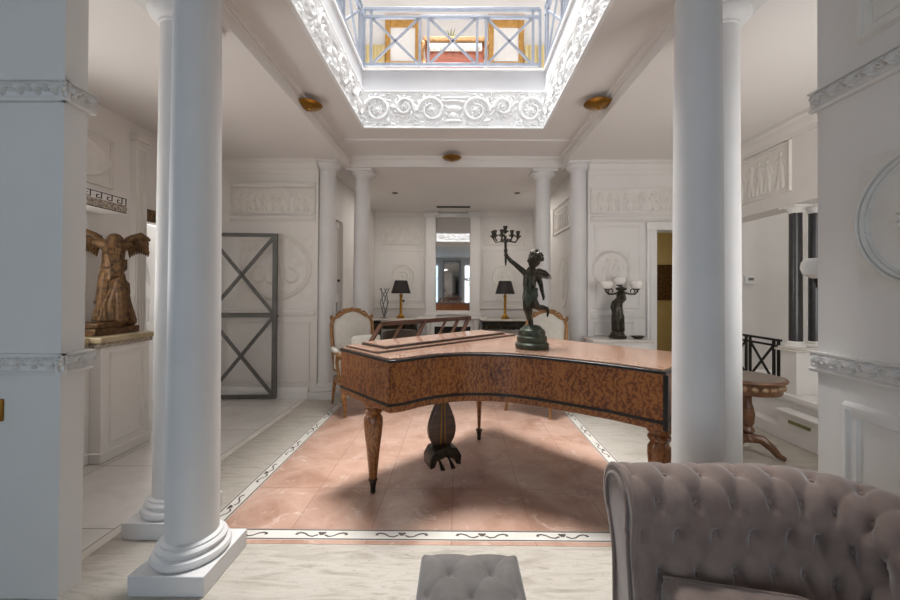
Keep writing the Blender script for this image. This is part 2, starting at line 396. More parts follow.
def rinceau(h=.03):
    def fn(X, Z):
        W = X.max(); H = Z.max(); o = np.zeros_like(X); rnd = random.Random(5); c = W / 2
        o = np.maximum(o, np.where(Z < H * .05, h * .5, 0)); o = np.maximum(o, np.where(Z > H * .955, h * .6, 0))
        # urn
        for (z, rx, rz) in ((.2, .10, .05), (.33, .05, .12), (.52, .09, .12), (.72, .15, .05), (.80, .17, .035)):
            o = np.maximum(o, bmp_(X, Z, c, H * z, W * rx * .5, H * rz, h))
        U = (W / 2 - .11) / 3.0
        for sgn in (-1, 1):
            for k in range(3):
                x = c + sgn * (.11 + U * (k + .45)); big = k != 1
                R = H * (.36 if big else .24); z = H * (.48 if big else .56)
                fl = 1 if k % 2 == 0 else -1
                o = np.maximum(o, spiral_(X, Z, x, z, R, R * .42, pi / 2 - sgn * fl * 1.6, sgn * fl * 1.25, H * .055, H * .03, h, 30))
                o = np.maximum(o, rosette_(X, Z, x, z, R * .48, h * 1.15, 8))
                for q in range(13):
                    a = 2 * pi * q / 13 + .2; rr = R * 1.12
                    o = np.maximum(o, bmp_(X, Z, x + rr * cos(a), z + rr * sin(a), H * .085, H * .035, h * rnd.uniform(.5, .95), a + .9 * sgn))
                    a += .25; rr = R * .68
                    o = np.maximum(o, bmp_(X, Z, x + rr * cos(a), z + rr * sin(a), H * .055, H * .026, h * rnd.uniform(.4, .8), a + 1.0 * sgn))
                xm = c + sgn * (.11 + U * (k + .95))
                for q in range(16):
                    o = np.maximum(o, bmp_(X, Z, xm + rnd.uniform(-.09, .09), H * rnd.choice((rnd.uniform(.08, .28), rnd.uniform(.68, .93))), rnd.uniform(.012, .034), rnd.uniform(.008, .015), h * rnd.uniform(.4, .9), rnd.uniform(0, pi)))
        return o
    return fn
def medallion(n=2, seed=1, h=.018, kind='fig'):
    def fn(X, Z):
        W = X.max(); H = Z.max(); cx, cz = W / 2, H / 2; rnd = random.Random(seed)
        o = ring_(X, Z, cx, cz, W * .475, H * .475, W * .014, h * 1.0)
        o = np.maximum(o, ring_(X, Z, cx, cz, W * .450, H * .450, W * .011, h * .8))
        o = np.maximum(o, ring_(X, Z, cx, cz, W * .432, H * .432, W * .008, h * .4))
        if kind == 'fig':
            for i in range(n):
                o = np.maximum(o, figure_(X, Z, cx + (i - (n - 1) / 2) * W * .24, cz - H * .3, H * .58, h, rnd))
        elif kind == 'wreath':
            for q in range(26):
                a = 2 * pi * q / 26
                o = np.maximum(o, bmp_(X, Z, cx + cos(a) * W * .2, cz + sin(a) * H * .2, W * .035, W * .018, h, a + .8))
            o = np.maximum(o, rosette_(X, Z, cx, cz, W * .1, h, 8))
        else:
            for sx in (-1, 1):
                o = np.maximum(o, spiral_(X, Z, cx + sx * W * .2, cz - H * .14, W * .12, W * .05, pi / 2, -sx * .7, W * .02, W * .012, h, 18))
                o = np.maximum(o, seg_(X, Z, cx + sx * W * .06, cz + H * .12, cx + sx * W * .1, cz - H * .2, W * .02, W * .03, h))
            o = np.maximum(o, figure_(X, Z, cx, cz - H * .24, H * .58, h, rnd))
        return o
    return fn
# ------------------------------------------------------------------ setting
CZ = 3.09
g = G()
g.box(-3.5, -1.93, -3.3, 1.74, -.1, 0); g.box(-1.93, 1.9, -3.3, 2.165, -.1, 0); g.box(1.9, 4.6, 1.7, 9, -.1, 0)
g.box(-1.93, -1.50, 2.165, 5.22, -.1, 0); g.box(1.33, 1.9, 2.165, 5.22, -.1, 0); g.box(-1.93, 1.9, 5.22, 9, -.1, 0)
struct('floor', g, 'travertine', smooth=0)
g = G(); g.box(-4.7, -1.99, 1.74, 5.22, -.1, .0)
struct('floor_left', g, 'slabs', smooth=0)
g = G(); g.box(-1.99, -1.93, 1.74, 5.0, -.1, .003)
struct('trim_1', g, 'whitemarble', bevel=.002, smooth=0)
IX0, IX1, IY0, IY1, IW = -1.50, 1.33, 2.165, 5.22, .098
g = G(); g.box(IX0 + IW, IX1 - IW, IY0 + IW, IY1 - IW, -.1, 0)
struct('floor_inlay', g, 'pink', smooth=0)
g = G()
for a in ((IX0, IX1, IY0, IY0 + IW), (IX0, IX1, IY1 - IW, IY1), (IX0, IX0 + IW, IY0 + IW, IY1 - IW), (IX1 - IW, IX1, IY0 + IW, IY1 - IW)):
    g.box(*a, -.1, 0)
bord = struct('trim_2', g, 'inlaywhite', smooth=0)
g = G()
def frame(g, x0, x1, y0, y1, w, z0, z1):
    g.box(x0, x1, y0, y0 + w, z0, z1); g.box(x0, x1, y1 - w, y1, z0, z1); g.box(x0, x0 + w, y0 + w, y1 - w, z0, z1); g.box(x1 - w, x1, y0 + w, y1 - w, z0, z1)
frame(g, IX0 + .006, IX1 - .006, IY0 + .006, IY1 - .006, .008, 0, .0012); frame(g, IX0 + IW - .012, IX1 - IW + .012, IY0 + IW - .012, IY1 - IW + .012, .008, 0, .0012)
struct('border_line', g, 'motif', bord, smooth=0)
g = G()
def motif(g, c, ax, s=1.0):
    ax = Vector(ax); ay = Vector((-ax.y, ax.x, 0)); c = Vector(c)
    q = lambda a, b: c + ax * a + ay * b + Vector((0, 0, .0006))
    for m in (-1, 1):
        pts = [q(m * .02, .002), q(m * .045, .017), q(m * .07, .012), q(m * .095, -.008), q(m * .12, -.016), q(m * .14, -.010), q(m * .143, .003)]
        g.tube(pts, [.006, .006, .005, .006, .006, .008, .011], 6, flat=.06)
    for k in (-1, 0, 1): g.tube([q(k * .004, .004), q(k * .018, -.022)], [.005, .009], 6, flat=.06)
for i in range(6): motif(g, (-1.29 + .46 * i + .055, IY0 + IW / 2, 0), (-1, 0, 0))
for x, d in ((IX0 + IW / 2, -1), (IX1 - IW / 2, 1)):
    for i in range(6): motif(g, (x, IY0 + .32 + .47 * i, 0), (0, d, 0))
struct('inlay_motif', g, 'motif', bord, smooth=0)
g = G(); g.box(IX0, IX1, IY0 - .035, IY0, 0, .0015); struct('trim_3', g, 'pink', smooth=0)

# ceiling slab with the raised bay over the hall
FX0, FX1, FY0, FY1 = -1.49, 1.41, 2.13, 5.24      # raised bay
AX0, AX1, AY0, AY1 = -1.095, .975, 2.30, 4.34     # open well to the gallery
SZ = 3.23
def ring_slab(g, ox, oy, ix, iy, z0, z1):
    g.box(ox[0], ox[1], oy[0], iy[0], z0, z1); g.box(ox[0], ox[1], iy[1], oy[1], z0, z1)
    g.box(ox[0], ix[0], iy[0], iy[1], z0, z1); g.box(ix[1], ox[1], iy[0], iy[1], z0, z1)
g = G(); ring_slab(g, (-3.5, 3.55), (-3.3, 8.6), (FX0, FX1), (FY0, FY1), CZ, CZ + .14)
ring_slab(g, (-3.5, 3.55), (-3.3, 8.6), (AX0, AX1), (AY0, AY1), CZ + .14, 3.3)
struct('ceiling', g, 'ceiling', smooth=0)
# stepped fascia moulding round the raised bay
prof = [(0, 0), (.004, 0), (.004, .092), (.018, .096), (.018, .112), (.032, .116), (.045, .14), (0, .14)]
g = G()
g.moulding(prof, (FX0, FY0, CZ), (FX0, FY1, CZ), (1, 0, 0), m0=-1, m1=-1); g.moulding(prof, (FX1, FY1, CZ), (FX1, FY0, CZ), (-1, 0, 0), m0=-1, m1=-1)
g.moulding(prof, (FX0, FY1, CZ), (FX1, FY1, CZ), (0, -1, 0), m0=-1, m1=-1); g.moulding(prof, (FX1, FY0, CZ), (FX0, FY0, CZ), (0, 1, 0), m0=-1, m1=-1)
struct('trim_4', g, 'plaster')
g = G()
p2 = [(0, 0), (.0, -.02), (.10, -.02), (.10, -.012), (.16, -.012), (.16, 0)]
g.moulding(p2, (FX0 + .08, FY1 - .62, SZ), (FX1 - .08, FY1 - .62, SZ), (0, 1, 0))
struct('trim_5', g, 'ceiling', smooth=0)
# well walls: carved frieze below, plain band above
g = G(); ring_slab(g, (AX0 - .2, AX1 + .2), (AY0 - .2, AY1 + .2), (AX0, AX1), (AY0, AY1), 3.3, 3.66)
struct('wall_well', g, 'frieze', smooth=0)
bz = [(0, 0), (.022, 0), (.022, .012), (.03, .018), (.03, .21), (.04, .22), (.04, .235), (0, .235)]
g = G(); ring_slab(g, (-3.5, 3.55), (-1.0, 6.4), (AX0, AX1), (AY0, AY1), 3.66, 3.89)
struct('floor_gallery', g, 'band', smooth=0)
g = G(); ring_slab(g, (AX0 - .1, AX1 + .1), (AY0 - .1, AY1 + .1), (AX0 + .02, AX1 - .02), (AY0 + .02, AY1 - .02), 3.89, 3.915)
struct('trim_6', g, 'frieze', smooth=0)
fz = [(0, 0), (.03, 0), (.03, .012), (.018, .02), (.018, .03), (0, .034)]
n_ = 7
for (o, dx, out, W) in (((AX0, AY1, 3.23), (1, 0, 0), (0, -1, 0), AX1 - AX0), ((AX0, AY0, 3.23), (0, 1, 0), (1, 0, 0), AY1 - AY0), ((AX1, AY1, 3.23), (0, -1, 0), (-1, 0, 0), AY1 - AY0), ((AX1, AY0, 3.23), (-1, 0, 0), (0, 1, 0), AX1 - AX0)):
    g = G(); g.relief(o, dx, (0, 0, 1), out, W, .43, .0055, rinceau())
    e = Vector(o) + Vector(dx) * W
    g.moulding(fz, Vector(o) + Vector((0, 0, -.002)), e + Vector((0, 0, -.002)), out, m0=-1, m1=-1)
    struct('trim_%d' % n_, g, 'frieze', smooth=50); n_ += 1

# walls
g = G(); g.box(-3.3, -1.80, 1.74, 1.85, 0, CZ); struct('wall_pier', g, 'plaster', smooth=0)
g = G(); g.box(1.70, 1.84, -3.3, 1.828, 0, CZ); struct('wall_right_front', g, 'plaster', smooth=0)
g = G(); g.box(-3.5, -3.3, -3.3, 2.0, 0, CZ); g.box(-3.5, -3.3, 2.0, 2.8, 0, 1.2); g.box(-3.5, -3.3, 2.0, 2.8, 2.6, CZ); g.box(-3.5, -3.3, 2.8, 4.02, 0, CZ); g.box(-3.5, -3.3, 4.02, 4.84, 2.14, CZ); g.box(-3.5, -3.3, 4.84, 5.22, 0, CZ)
struct('wall_left', g, 'plaster', smooth=0)  # opening nearest the pier is cut for the added fill light
g = G(); g.box(-3.3, -1.83, 5.0, 5.2, 0, CZ); struct('wall_back_left', g, 'plaster', smooth=0)
g = G(); g.box(1.685, 2.55, 5.0, 5.2, 0, CZ); g.box(2.55, 3.2, 5.0, 5.2, 2.2, CZ); g.box(3.2, 4.6, 5.0, 5.2, 0, CZ)
struct('wall_back_right', g, 'plaster', smooth=0)
g = G(); g.box(-1.95, -1.80, 5.2, 5.5, 0, CZ); g.box(-1.95, -1.80, 5.5, 6.0, 2.45, CZ); g.box(-1.95, -1.80, 6.0, 8.45, 0, CZ)
struct('wall_far_left', g, 'plaster', smooth=0)
g = G(); g.box(1.60, 1.75, 5.2, 8.45, 0, CZ); struct('wall_far_right', g, 'plaster', smooth=0)
g = G(); g.box(-1.95, 1.75, 8.3, 8.45, 0, CZ); struct('wall_far', g, 'plaster', smooth=0)
g = G(); g.box(-3.5, 1.9, -3.3, -3.1, 0, .5); g.box(-3.5, 1.9, -3.3, -3.1, 2.75, CZ); g.box(-3.5, -3.05, -3.3, -3.1, .5, 2.75)
g.box(-1.0, .3, -3.3, -3.1, .5, 2.75); g.box(1.55, 1.9, -3.3, -3.1, .5, 2.75)
struct('wall_front', g, 'plaster', smooth=0)
for i, (a, b) in enumerate(((-3.05, -1.0), (.3, 1.55))):
    g = G(); m_ = (a + b) / 2
    for x in (a, m_ - .025, b - .05): g.box(x, x + .05, -3.24, -3.16, .5, 2.75)
    for z in (.5, 2.0, 2.7): g.box(a, b, -3.24, -3.16, z, z + .05)
    w = struct('window_%d' % (i + 1), g, 'white', smooth=0)
g = G()
for y in (2.0, 2.38, 2.76): g.box(-3.36, -3.31, y, y + .04, 1.2, 2.6)
for z in (1.2, 1.9, 2.56): g.box(-3.36, -3.31, 2.0, 2.8, z, z + .04)
struct('window_3', g, 'white', smooth=0)  # unseen frame, added to go with the left room fill
g = G()
for x in (2.05, 2.53, 3.01): g.box(x, x + .04, 1.67, 1.695, .8, 2.6)
for z in (.8, 1.7, 2.56): g.box(2.05, 3.05, 1.67, 1.695, z, z + .04)
struct('window_4', g, 'white', smooth=0)  # unseen frame, added around the right room fill
# right wing: lintel wall above the stair opening, stair wall
g = G(); g.box(3.28, 3.55, 1.815, 5.0, 2.27, CZ); g.box(3.28, 3.55, 1.7, 2.6, .5, 2.27); struct('wall_right', g, 'plaster', smooth=0)
g = G(); g.box(4.5, 4.6, 1.7, 5.0, 0, 5.6); g.box(3.55, 4.6, 1.6, 1.7, 0, 5.6); g.box(1.84, 2.05, 1.6, 1.7, 0, CZ); g.box(3.05, 3.55, 1.6, 1.7, 0, CZ); g.box(2.05, 3.05, 1.6, 1.7, 0, .8); g.box(2.05, 3.05, 1.6, 1.7, 2.6, CZ); g.box(3.55, 4.6, 5.0, 5.1, CZ, 5.6); g.box(3.45, 3.55, 1.7, 5.1, 3.9, 5.6); struct('wall_stair', g, 'white', smooth=0)  # gap beside the right wall is left for the added fill light
g = G(); g.box(3.24, 4.5, 2.4, 5.0, 0, .36); g.box(3.20, 4.5, 2.4, 5.0, .36, .41); g.box(3.22, 3.3, 2.4, 5.0, .33, .36)
curb = struct('trim_11', g, 'white', bevel=.008)
g = G(); g.box(3.10, 3.22, 2.2, 3.75, .12, .26); g.box(3.08, 3.22, 2.2, 3.77, .26, .285); struct('trim_12', g, 'white', bevel=.006)
g = G(); g.box(3.10, 3.24, 2.2, 5.0, 0, .12); struct('baseboard_right', g, 'white', bevel=.005)
# ochre corridor behind the right-hand door
g = G(); g.box(2.2, 2.3, 5.2, 7.2, 0, 2.8); g.box(4.3, 4.4, 5.2, 7.2, 0, 2.8); g.box(2.2, 4.4, 7.2, 7.3, 0, 2.8); g.box(2.2, 4.4, 5.2, 7.3, 2.8, 2.9)
struct('wall_corridor', g, 'gildcream', smooth=0)
# gallery storey
g = G(); g.box(-3.5, 3.45, 6.35, 6.5, 3.89, 6.6); g.box(-3.6, -3.5, -1, 6.5, 3.89, 6.6); g.box(3.55, 3.65, -1, 6.5, 3.89, 6.6); g.box(-3.6, 3.65, -1.1, -1, 3.89, 6.6)
struct('wall_gallery', g, 'plaster', smooth=0)
g = G(); ring_slab(g, (-3.6, 3.65), (-1.1, 6.5), (-1.35, 1.2), (1.7, 5.0), 6.6, 6.7); struct('ceiling_gallery', g, 'ceiling', smooth=0)

# cornices, dados, baseboards
cor = [(0, 0), (0, -.17), (.015, -.17), (.02, -.13), (.05, -.10), (.06, -.05), (.09, -.03), (.09, 0)]
g = G()
g.moulding(cor, (-3.3, 5.0, CZ), (-1.83, 5.0, CZ), (0, -1, 0)); g.moulding(cor, (1.685, 5.0, CZ), (3.28, 5.0, CZ), (0, -1, 0))
g.moulding(cor, (3.28, 5.0, CZ), (3.28, 1.85, CZ), (-1, 0, 0)); struct('trim_13', g, 'plaster')
c2 = [(0, 0), (0, -.09), (.02, -.08), (.04, -.03), (.05, 0)]
g = G(); g.moulding(c2, (-1.8, 8.3, CZ), (-.72, 8.3, CZ), (0, -1, 0)); g.moulding(c2, (.49, 8.3, CZ), (1.6, 8.3, CZ), (0, -1, 0)); struct('trim_14', g, 'plaster')
bb = [(0, 0), (.045, 0), (.045, .10), (.03, .125), (.012, .14), (0, .14)]
g = G(); g.moulding(bb, (-3.3, 5.0, 0), (-1.93, 5.0, 0), (0, -1, 0)); struct('baseboard_back', g, 'white')
g = G(); g.moulding(bb, (1.78, 5.0, 0), (2.42, 5.0, 0), (0, -1, 0)); struct('baseboard_back_right', g, 'white')
g = G(); g.moulding(bb, (-1.75, 8.3, 0), (-.86, 8.3, 0), (0, -1, 0)); g.moulding(bb, (.64, 8.3, 0), (1.6, 8.3, 0), (0, -1, 0)); struct('baseboard_far', g, 'white')
dado = [(0, 0), (.012, 0), (.025, .02), (.025, .045), (.01, .055), (.01, .09), (0, .1)]
g = G(); g.moulding(dado, (-3.3, 5.0, 1.06), (-1.86, 5.0, 1.06), (0, -1, 0)); g.moulding(dado, (1.715, 5.0, 1.06), (2.42, 5.0, 1.06), (0, -1, 0))
g.moulding(dado, (-1.8, 8.3, 1.0), (-.72, 8.3, 1.0), (0, -1, 0)); g.moulding(dado, (.49, 8.3, 1.0), (1.6, 8.3, 1.0), (0, -1, 0))
struct('trim_15', g, 'plaster')
led = [(0, 0), (.02, 0), (.05, .03), (.05, .05), (.03, .06), (0, .07)]
def pframe(g, o, dx, out, W, H, w=.03, d=.015):
    """raised rectangular moulding frame; o lower-left"""
    o = Vector(o); dx = Vector(dx); out = Vector(out); z = Vector((0, 0, 1))
    pr = [(0, 0), (d, .2 * w), (d, .45 * w), (d * .5, .5 * w), (d * .5, .9 * w), (0, w)]
    c = [o, o + dx * W, o + dx * W + z * H, o + z * H]; ups = [z, -dx, -z, dx]
    for i in range(4):
        p0, p1 = c[i], c[(i + 1) % 4]; d_ = (p1 - p0).normalized(); n = len(pr)
        vs = [p0 + out * a + ups[i] * b + d_ * b for a, b in pr] + [p1 + out * a + ups[i] * b - d_ * b for a, b in pr]
        g.add(vs, [tuple(range(n - 1, -1, -1)), tuple(range(n, 2 * n))] + [(k, (k + 1) % n, n + (k + 1) % n, n + k) for k in range(n)])
g = G(); g.moulding(led, (-2.96, 5.0, 2.30), (-1.86, 5.0, 2.30), (0, -1, 0)); g.moulding(led, (-2.96, 5.0, 2.74), (-1.86, 5.0, 2.74), (0, -1, 0))
g.moulding(led, (1.715, 5.0, 2.31), (3.2, 5.0, 2.31), (0, -1, 0)); struct('trim_16', g, 'plaster')
g = G(); pframe(g, (-3.02, 5.0, .2), (1, 0, 0), (0, -1, 0), 1.1, .78); pframe(g, (1.76, 5.0, 1.18), (1, 0, 0), (0, -1, 0), .60, 1.08); pframe(g, (1.76, 5.0, .83), (1, 0, 0), (0, -1, 0), .52, .19)
pframe(g, (-1.75, 8.3, 1.18), (1, 0, 0), (0, -1, 0), 1.0, 1.1, .03, .01); pframe(g, (.53, 8.3, 1.18), (1, 0, 0), (0, -1, 0), 1.0, 1.1, .03, .01)
struct('trim_17', g, 'plaster')
# relief plaques
def plaque(name, label, o, dx, out, W, H, fn, cat='wall relief', res=.006, fr=.035, mat='relief', dz=(0, 0, 1)):
    t = thing(name, label, cat, o)
    g = G(); g.relief(o, dx, dz, out, W, H, res, fn); obj('carved_panel', g, mat, t, smooth=50)
    if fr: g = G(); pframe(g, Vector(o) - Vector(dx) * fr - Vector((0, 0, fr)), dx, out, W + 2 * fr, H + 2 * fr, fr, .022); obj('frame', g, mat, t)
    return t
plaque('frieze_panel', 'long white frieze panel of figures on the left back wall above the iron gate', (-2.93, 4.999, 2.42), (1, 0, 0), (0, -1, 0), 1.04, .28, figures(9, seed=3, h=.02))
plaque('frieze_panel', 'long white frieze panel of figures over the ochre doorway on the right back wall', (1.74, 4.999, 2.44), (1, 0, 0), (0, -1, 0), 1.40, .28, figures(12, seed=8, h=.024))
plaque('frieze_panel', 'white frieze panel of figures on the wall above the black columns', (3.279, 4.85, 2.44), (0, -1, 0), (-1, 0, 0), 1.02, .44, figures(7, seed=12, h=.009))
plaque('frieze_panel', 'small white relief panel high on the far wall left of the fireplace', (-1.62, 8.299, 2.42), (1, 0, 0), (0, -1, 0), .80, .32, figures(6, seed=21, h=.014), res=.009)
plaque('frieze_panel', 'small white relief panel high on the far wall right of the fireplace', (.60, 8.299, 2.42), (1, 0, 0), (0, -1, 0), .80, .32, figures(6, seed=22, h=.014), res=.009)
def round_plaque(label, c, dx, out, W, H, fn, res=.006):
    o = Vector(c) - Vector(dx) * W / 2 - Vector((0, 0, H / 2)) 
    g = G(); g.relief(o, dx, (0, 0, 1), out, W, H, res, fn, base=.001)
    return tag(obj('plaster_medallion', g, 'relief', smooth=50), label, 'wall relief')
def egg(X, Z):
    W = X.max(); H = Z.max(); o = medallion(1, 4, .02, 'lyre')(X, Z); return o
round_plaque('large oval plaster medallion on the left back wall, behind the iron gate', (-2.375, 4.999, 1.70), (1, 0, 0), (0, -1, 0), .97, .88, egg)
round_plaque('round plaster medallion with figures above the bronze three-globe lamp', (1.98, 4.999, 1.69), (1, 0, 0), (0, -1, 0), .50, .50, medallion(2, 5, .02), .005)
round_plaque('round plaster wreath on the far wall above the left table lamp', (-1.18, 8.299, 1.72), (1, 0, 0), (0, -1, 0), .5, .5, medallion(1, 1, .016, 'wreath'), .008)
round_plaque('round plaster wreath on the far wall above the right table lamp', (.98, 8.299, 1.72), (1, 0, 0), (0, -1, 0), .5, .5, medallion(1, 1, .016, 'wreath'), .008)
round_plaque('large round ringed medallion on the near right wall, cut by the right edge', (1.699, 1.36, 1.685), (0, -1, 0), (-1, 0, 0), .56, .56, medallion(1, 1, .034, 'wreath'), .003)
round_plaque('faint oval relief low on the far right side wall, between two back columns', (1.599, 5.85, 1.55), (0, -1, 0), (-1, 0, 0), .55, .8, medallion(1, 9, .009))
plaque('frieze_panel', 'tall white relief panel on the far right side wall, between two back columns', (1.599, 6.4, 2.35), (0, -1, 0), (-1, 0, 0), .9, .38, figures(6, seed=31))
plaque('relief_panel', 'white framed relief with a leafy scroll at the top right corner', (1.699, 1.58, 2.51), (0, -1, 0), (-1, 0, 0), .5, .40, medallion(1, 2, .022, 'lyre'), fr=.06)
plaque('relief_panel', 'white relief panel with a fan high on the left wall above the winged statue', (-3.299, 2.75, 2.38), (0, 1, 0), (1, 0, 0), .86, .40, medallion(1, 2, .022, 'wreath'))

# carved bands on the pier and the near right wall
cb = [(0, 0), (.016, .004), (.022, .02), (.018, .028), (.018, .075), (.03, .085), (.032, .098), (0, .1)]
def carved_band(name, o, dx, out, W, z, H=.095):
    g = G(); o = Vector(o); dx = Vector(dx); outv = Vector(out)
    pr = [(0, 0), (.02, 0), (.026, .012), (.014, .02), (.014, .026), (.018, H * .9), (.03, H * .93), (.03, H), (0, H)]
    g.moulding(pr, o + Vector((0, 0, z)), o + dx * W + Vector((0, 0, z)), out)
    g.relief(o + Vector((0, 0, z + .026)) + outv * .012, dx, (0, 0, 1), out, W, H * .66, .0025, acanthus(.08, .026))
    return g
for zz, nm in ((2.250, 18), (1.012, 19)):
    g = carved_band('', (-3.3, 1.74, 0), (1, 0, 0), (0, -1, 0), 1.53, zz)
    g2 = carved_band('', (-1.80, 1.715, 0), (0, 1, 0), (1, 0, 0), .16, zz); g.add(g2.v, g2.f); struct('trim_%d' % nm, g, 'plaster', smooth=50)
g = carved_band('', (1.70, 1.85, 0), (0, -1, 0), (-1, 0, 0), 1.3, 2.255); struct('trim_20', g, 'plaster', smooth=50)
g = carved_band('', (1.70, 1.85, 0), (0, -1, 0), (-1, 0, 0), 1.3, 1.03); struct('trim_21', g, 'plaster', smooth=50)
g = G(); pframe(g, (1.70, 1.70, .15), (0, -1, 0), (-1, 0, 0), 1.1, .78, .065, .03); struct('trim_22', g, 'white')
g = G(); pframe(g, (-3.2, 1.74, .15), (1, 0, 0), (0, -1, 0), .9, .78, .05, .02); struct('trim_23', g, 'plaster')
# pilasters on the left wall, niche shelf and door
g = G(); g.box(-3.3, -3.24, 3.845, 3.985, 0, 2.9); g.box(-3.3, -3.22, 3.83, 4.0, 2.9, 2.96); g.box(-3.3, -3.23, 3.83, 4.0, 2.86, 2.88)
for k in range(4): g.box(-3.24, -3.232, 3.857 + k * .032, 3.877 + k * .032, .15, 2.82)
struct('trim_24', g, 'plaster', bevel=.003)
g = G(); g.box(-3.31, -3.28, 3.985, 4.87, 2.12, 2.25); struct('trim_25', g, 'statue', bevel=.004)
# ---- doors
g = G(); g.box(-3.9, -3.86, 4.0, 4.9, 0, 2.2)
d1 = struct('door_1', g, 'white', smooth=0)
g = G(); pframe(g, (-3.86, 4.08, .15), (0, 1, 0), (1, 0, 0), .72, .75, .03, .012); pframe(g, (-3.86, 4.08, 1.0), (0, 1, 0), (1, 0, 0), .72, .3, .03, .012)
g.tube([(-3.855, 4.44 + .36 * cos(pi * k / 16), 1.45 + .5 * sin(pi * k / 16)) for k in range(17)], .012, 6)
struct('door_moulding', g, 'white', d1)
g = G(); g.box(-4.7, -4.65, 3.3, 5.4, 0, 3.2); g.box(-4.7, -3.5, 5.2, 5.3, 0, 3.2); g.box(-4.7, -3.5, 3.3, 3.4, 0, 3.2); g.box(-4.7, -3.5, 3.3, 5.3, 3.1, 3.2); struct('wall_outer_left', g, 'white', smooth=0)
g = G()
for y0, y1, z0, z1 in ((5.5, 5.56, 0, 2.45), (5.94, 6.0, 0, 2.45), (5.56, 5.94, 0, .12), (5.56, 5.94, 1.22, 1.34), (5.56, 5.94, 2.35, 2.45)): g.box(-1.9, -1.85, y0, y1, z0, z1)
d2 = struct('door_2', g, 'white', bevel=.003)
g = G(); g.box(-1.885, -1.865, 5.56, 5.94, 1.34, 2.35); struct('upper_panel', g, 'white', d2)
g = G(); g.box(-1.88, -1.87, 5.56, 5.94, .12, 1.22); struct('pane', g, 'mirror', d2)
g = G(); g.ball((-1.835, 5.91, 1.55), .022); g.cyl((-1.86, 5.91, 1.55), (-1.835, 5.91, 1.55), .008); struct('door_knob', g, 'iron', d2)
g = G(); g.box(2.43, 2.55, 4.955, 5.0, 0, 2.22); g.box(3.2, 3.32, 4.955, 5.0, 0, 2.22); g.box(2.43, 3.32, 4.955, 5.0, 2.2, 2.3); g.box(2.42, 2.57, 4.945, 4.955, 2.2, 2.3)
g.box(2.465, 2.50, 4.945, 4.955, 0, 2.2); g.box(2.55, 2.58, 5.0, 5.2, 0, 2.2)
d3 = struct('door_3', g, 'white', bevel=.004)
g = G(); g.box(2.58, 2.66, 5.2, 5.24, 0, 2.18)
lf = struct('door_leaf', g, 'white', d3, bevel=.003)
g = G(); g.box(2.60, 2.64, 5.185, 5.2, .92, 1.08); struct('door_lock', g, 'darkwood', d3)
plaque('wall_picture', 'narrow brown framed picture stack on the ochre corridor wall seen through the doorway', (3.70, 7.199, 1.28), (1, 0, 0), (0, -1, 0), .30, .60, lambda X, Z: .004 * (np.sin(Z * 26) > -.6) * (np.abs(X - .15) < .11), 'picture', .012, .03, 'statue')
for i, (x0, x1) in enumerate(((-1.22, -.64), (.48, 1.06))):
    g = G()
    g.box(x0, x0 + .085, 6.28, 6.35, 3.89, 5.86); g.box(x1 - .085, x1, 6.28, 6.35, 3.89, 5.86)
    g.box(x0 - .01, x1 + .01, 6.26, 6.35, 5.86, 5.93)
    for z0, z1 in ((5.74, 5.86), (5.06, 5.17), (3.89, 4.05)): g.box(x0 + .085, x1 - .085, 6.285, 6.35, z0, z1)
    d = struct('door_%d' % (4 + i), g, 'gildedframe', bevel=.008)
    g = G(); g.box(x0 + .08, x1 - .08, 6.31, 6.33, 5.16, 5.75); struct('pane', g, 'globe', d)
    g = G(); g.box(x0 + .08, x1 - .08, 6.30, 6.33, 4.04, 5.07); struct('lower_panel', g, 'white', d)
    g = G(); pframe(g, (x0 + .13, 6.30, 4.15), (1, 0, 0), (0, -1, 0), x1 - x0 - .26, .84, .04, .015); struct('panel_moulding', g, 'white', d)
g = G()
for x0, x1 in ((-1.6, -1.25), (1.10, 1.5)):
    for k in range(7): g.tube([(x0 + (x1 - x0) * k / 6, 6.25, z) for z in (3.9, 4.6, 5.4)], .034, 8)
struct('trim_26', g, 'gildcream')

# ------------------------------------------------------------------ columns
def column(loc, label):
    t = thing('column', label, 'column', loc)
    g = G(); g.box(-.175, .175, -.18, .18, 0, .093); obj('plinth', g, 'column', t, bevel=.004, rel=False)
    g = G(); g.lathe([(.158, .093), (.168, .10), (.172, .115), (.166, .13), (.152, .137), (.146, .14), (.146, .147), (.152, .152), (.152, .162), (.143, .17), (.134, .174), (.134, .182), (.118, .192)], n=48)
    obj('base_moulding', g, 'column', t, rel=False)
    g = G(); pr = []
    for k in range(13):
        u = k / 12; pr.append((.116 - .013 * u ** 1.6, .19 + u * 2.74))
    g.lathe(pr, n=48); obj('shaft', g, 'column', t, rel=False)
    g = G(); g.lathe([(.103, 2.92), (.104, 2.975), (.113, 2.98), (.113, 2.992), (.132, 3.003), (.155, 3.025), (.167, 3.052), (.167, 3.057)], n=48)
    g.box(-.172, .172, -.172, .172, 3.057, 3.09); obj('capital', g, 'column', t, bevel=.003, rel=False)
    return t
c0 = column((-1.325, 1.935, 0), 'white round column nearest the camera at left, its square plinth fully visible')
for loc, lb in (((-1.70, 2.33, 0), 'white round column half hidden just behind the big front left column'),
                ((-1.74, 5.10, 0), 'white round back column at left standing beside the iron gate wall'),
                ((-1.37, 5.45, 0), 'white round back column directly behind the left armchair'),
                ((1.21, 1.95, 0), 'big white round column rising behind the tufted sofa, hiding the piano tail'),
                ((1.58, 2.34, 0), 'white round column half hidden behind the big right column, beside the round table'),
                ((1.59, 5.10, 0), 'white round back column at right, nearer the three-globe lamp console'),
                ((1.195, 5.45, 0), 'white round back column right behind the cherub statue wings')):
    dup(c0, loc, label=lb)

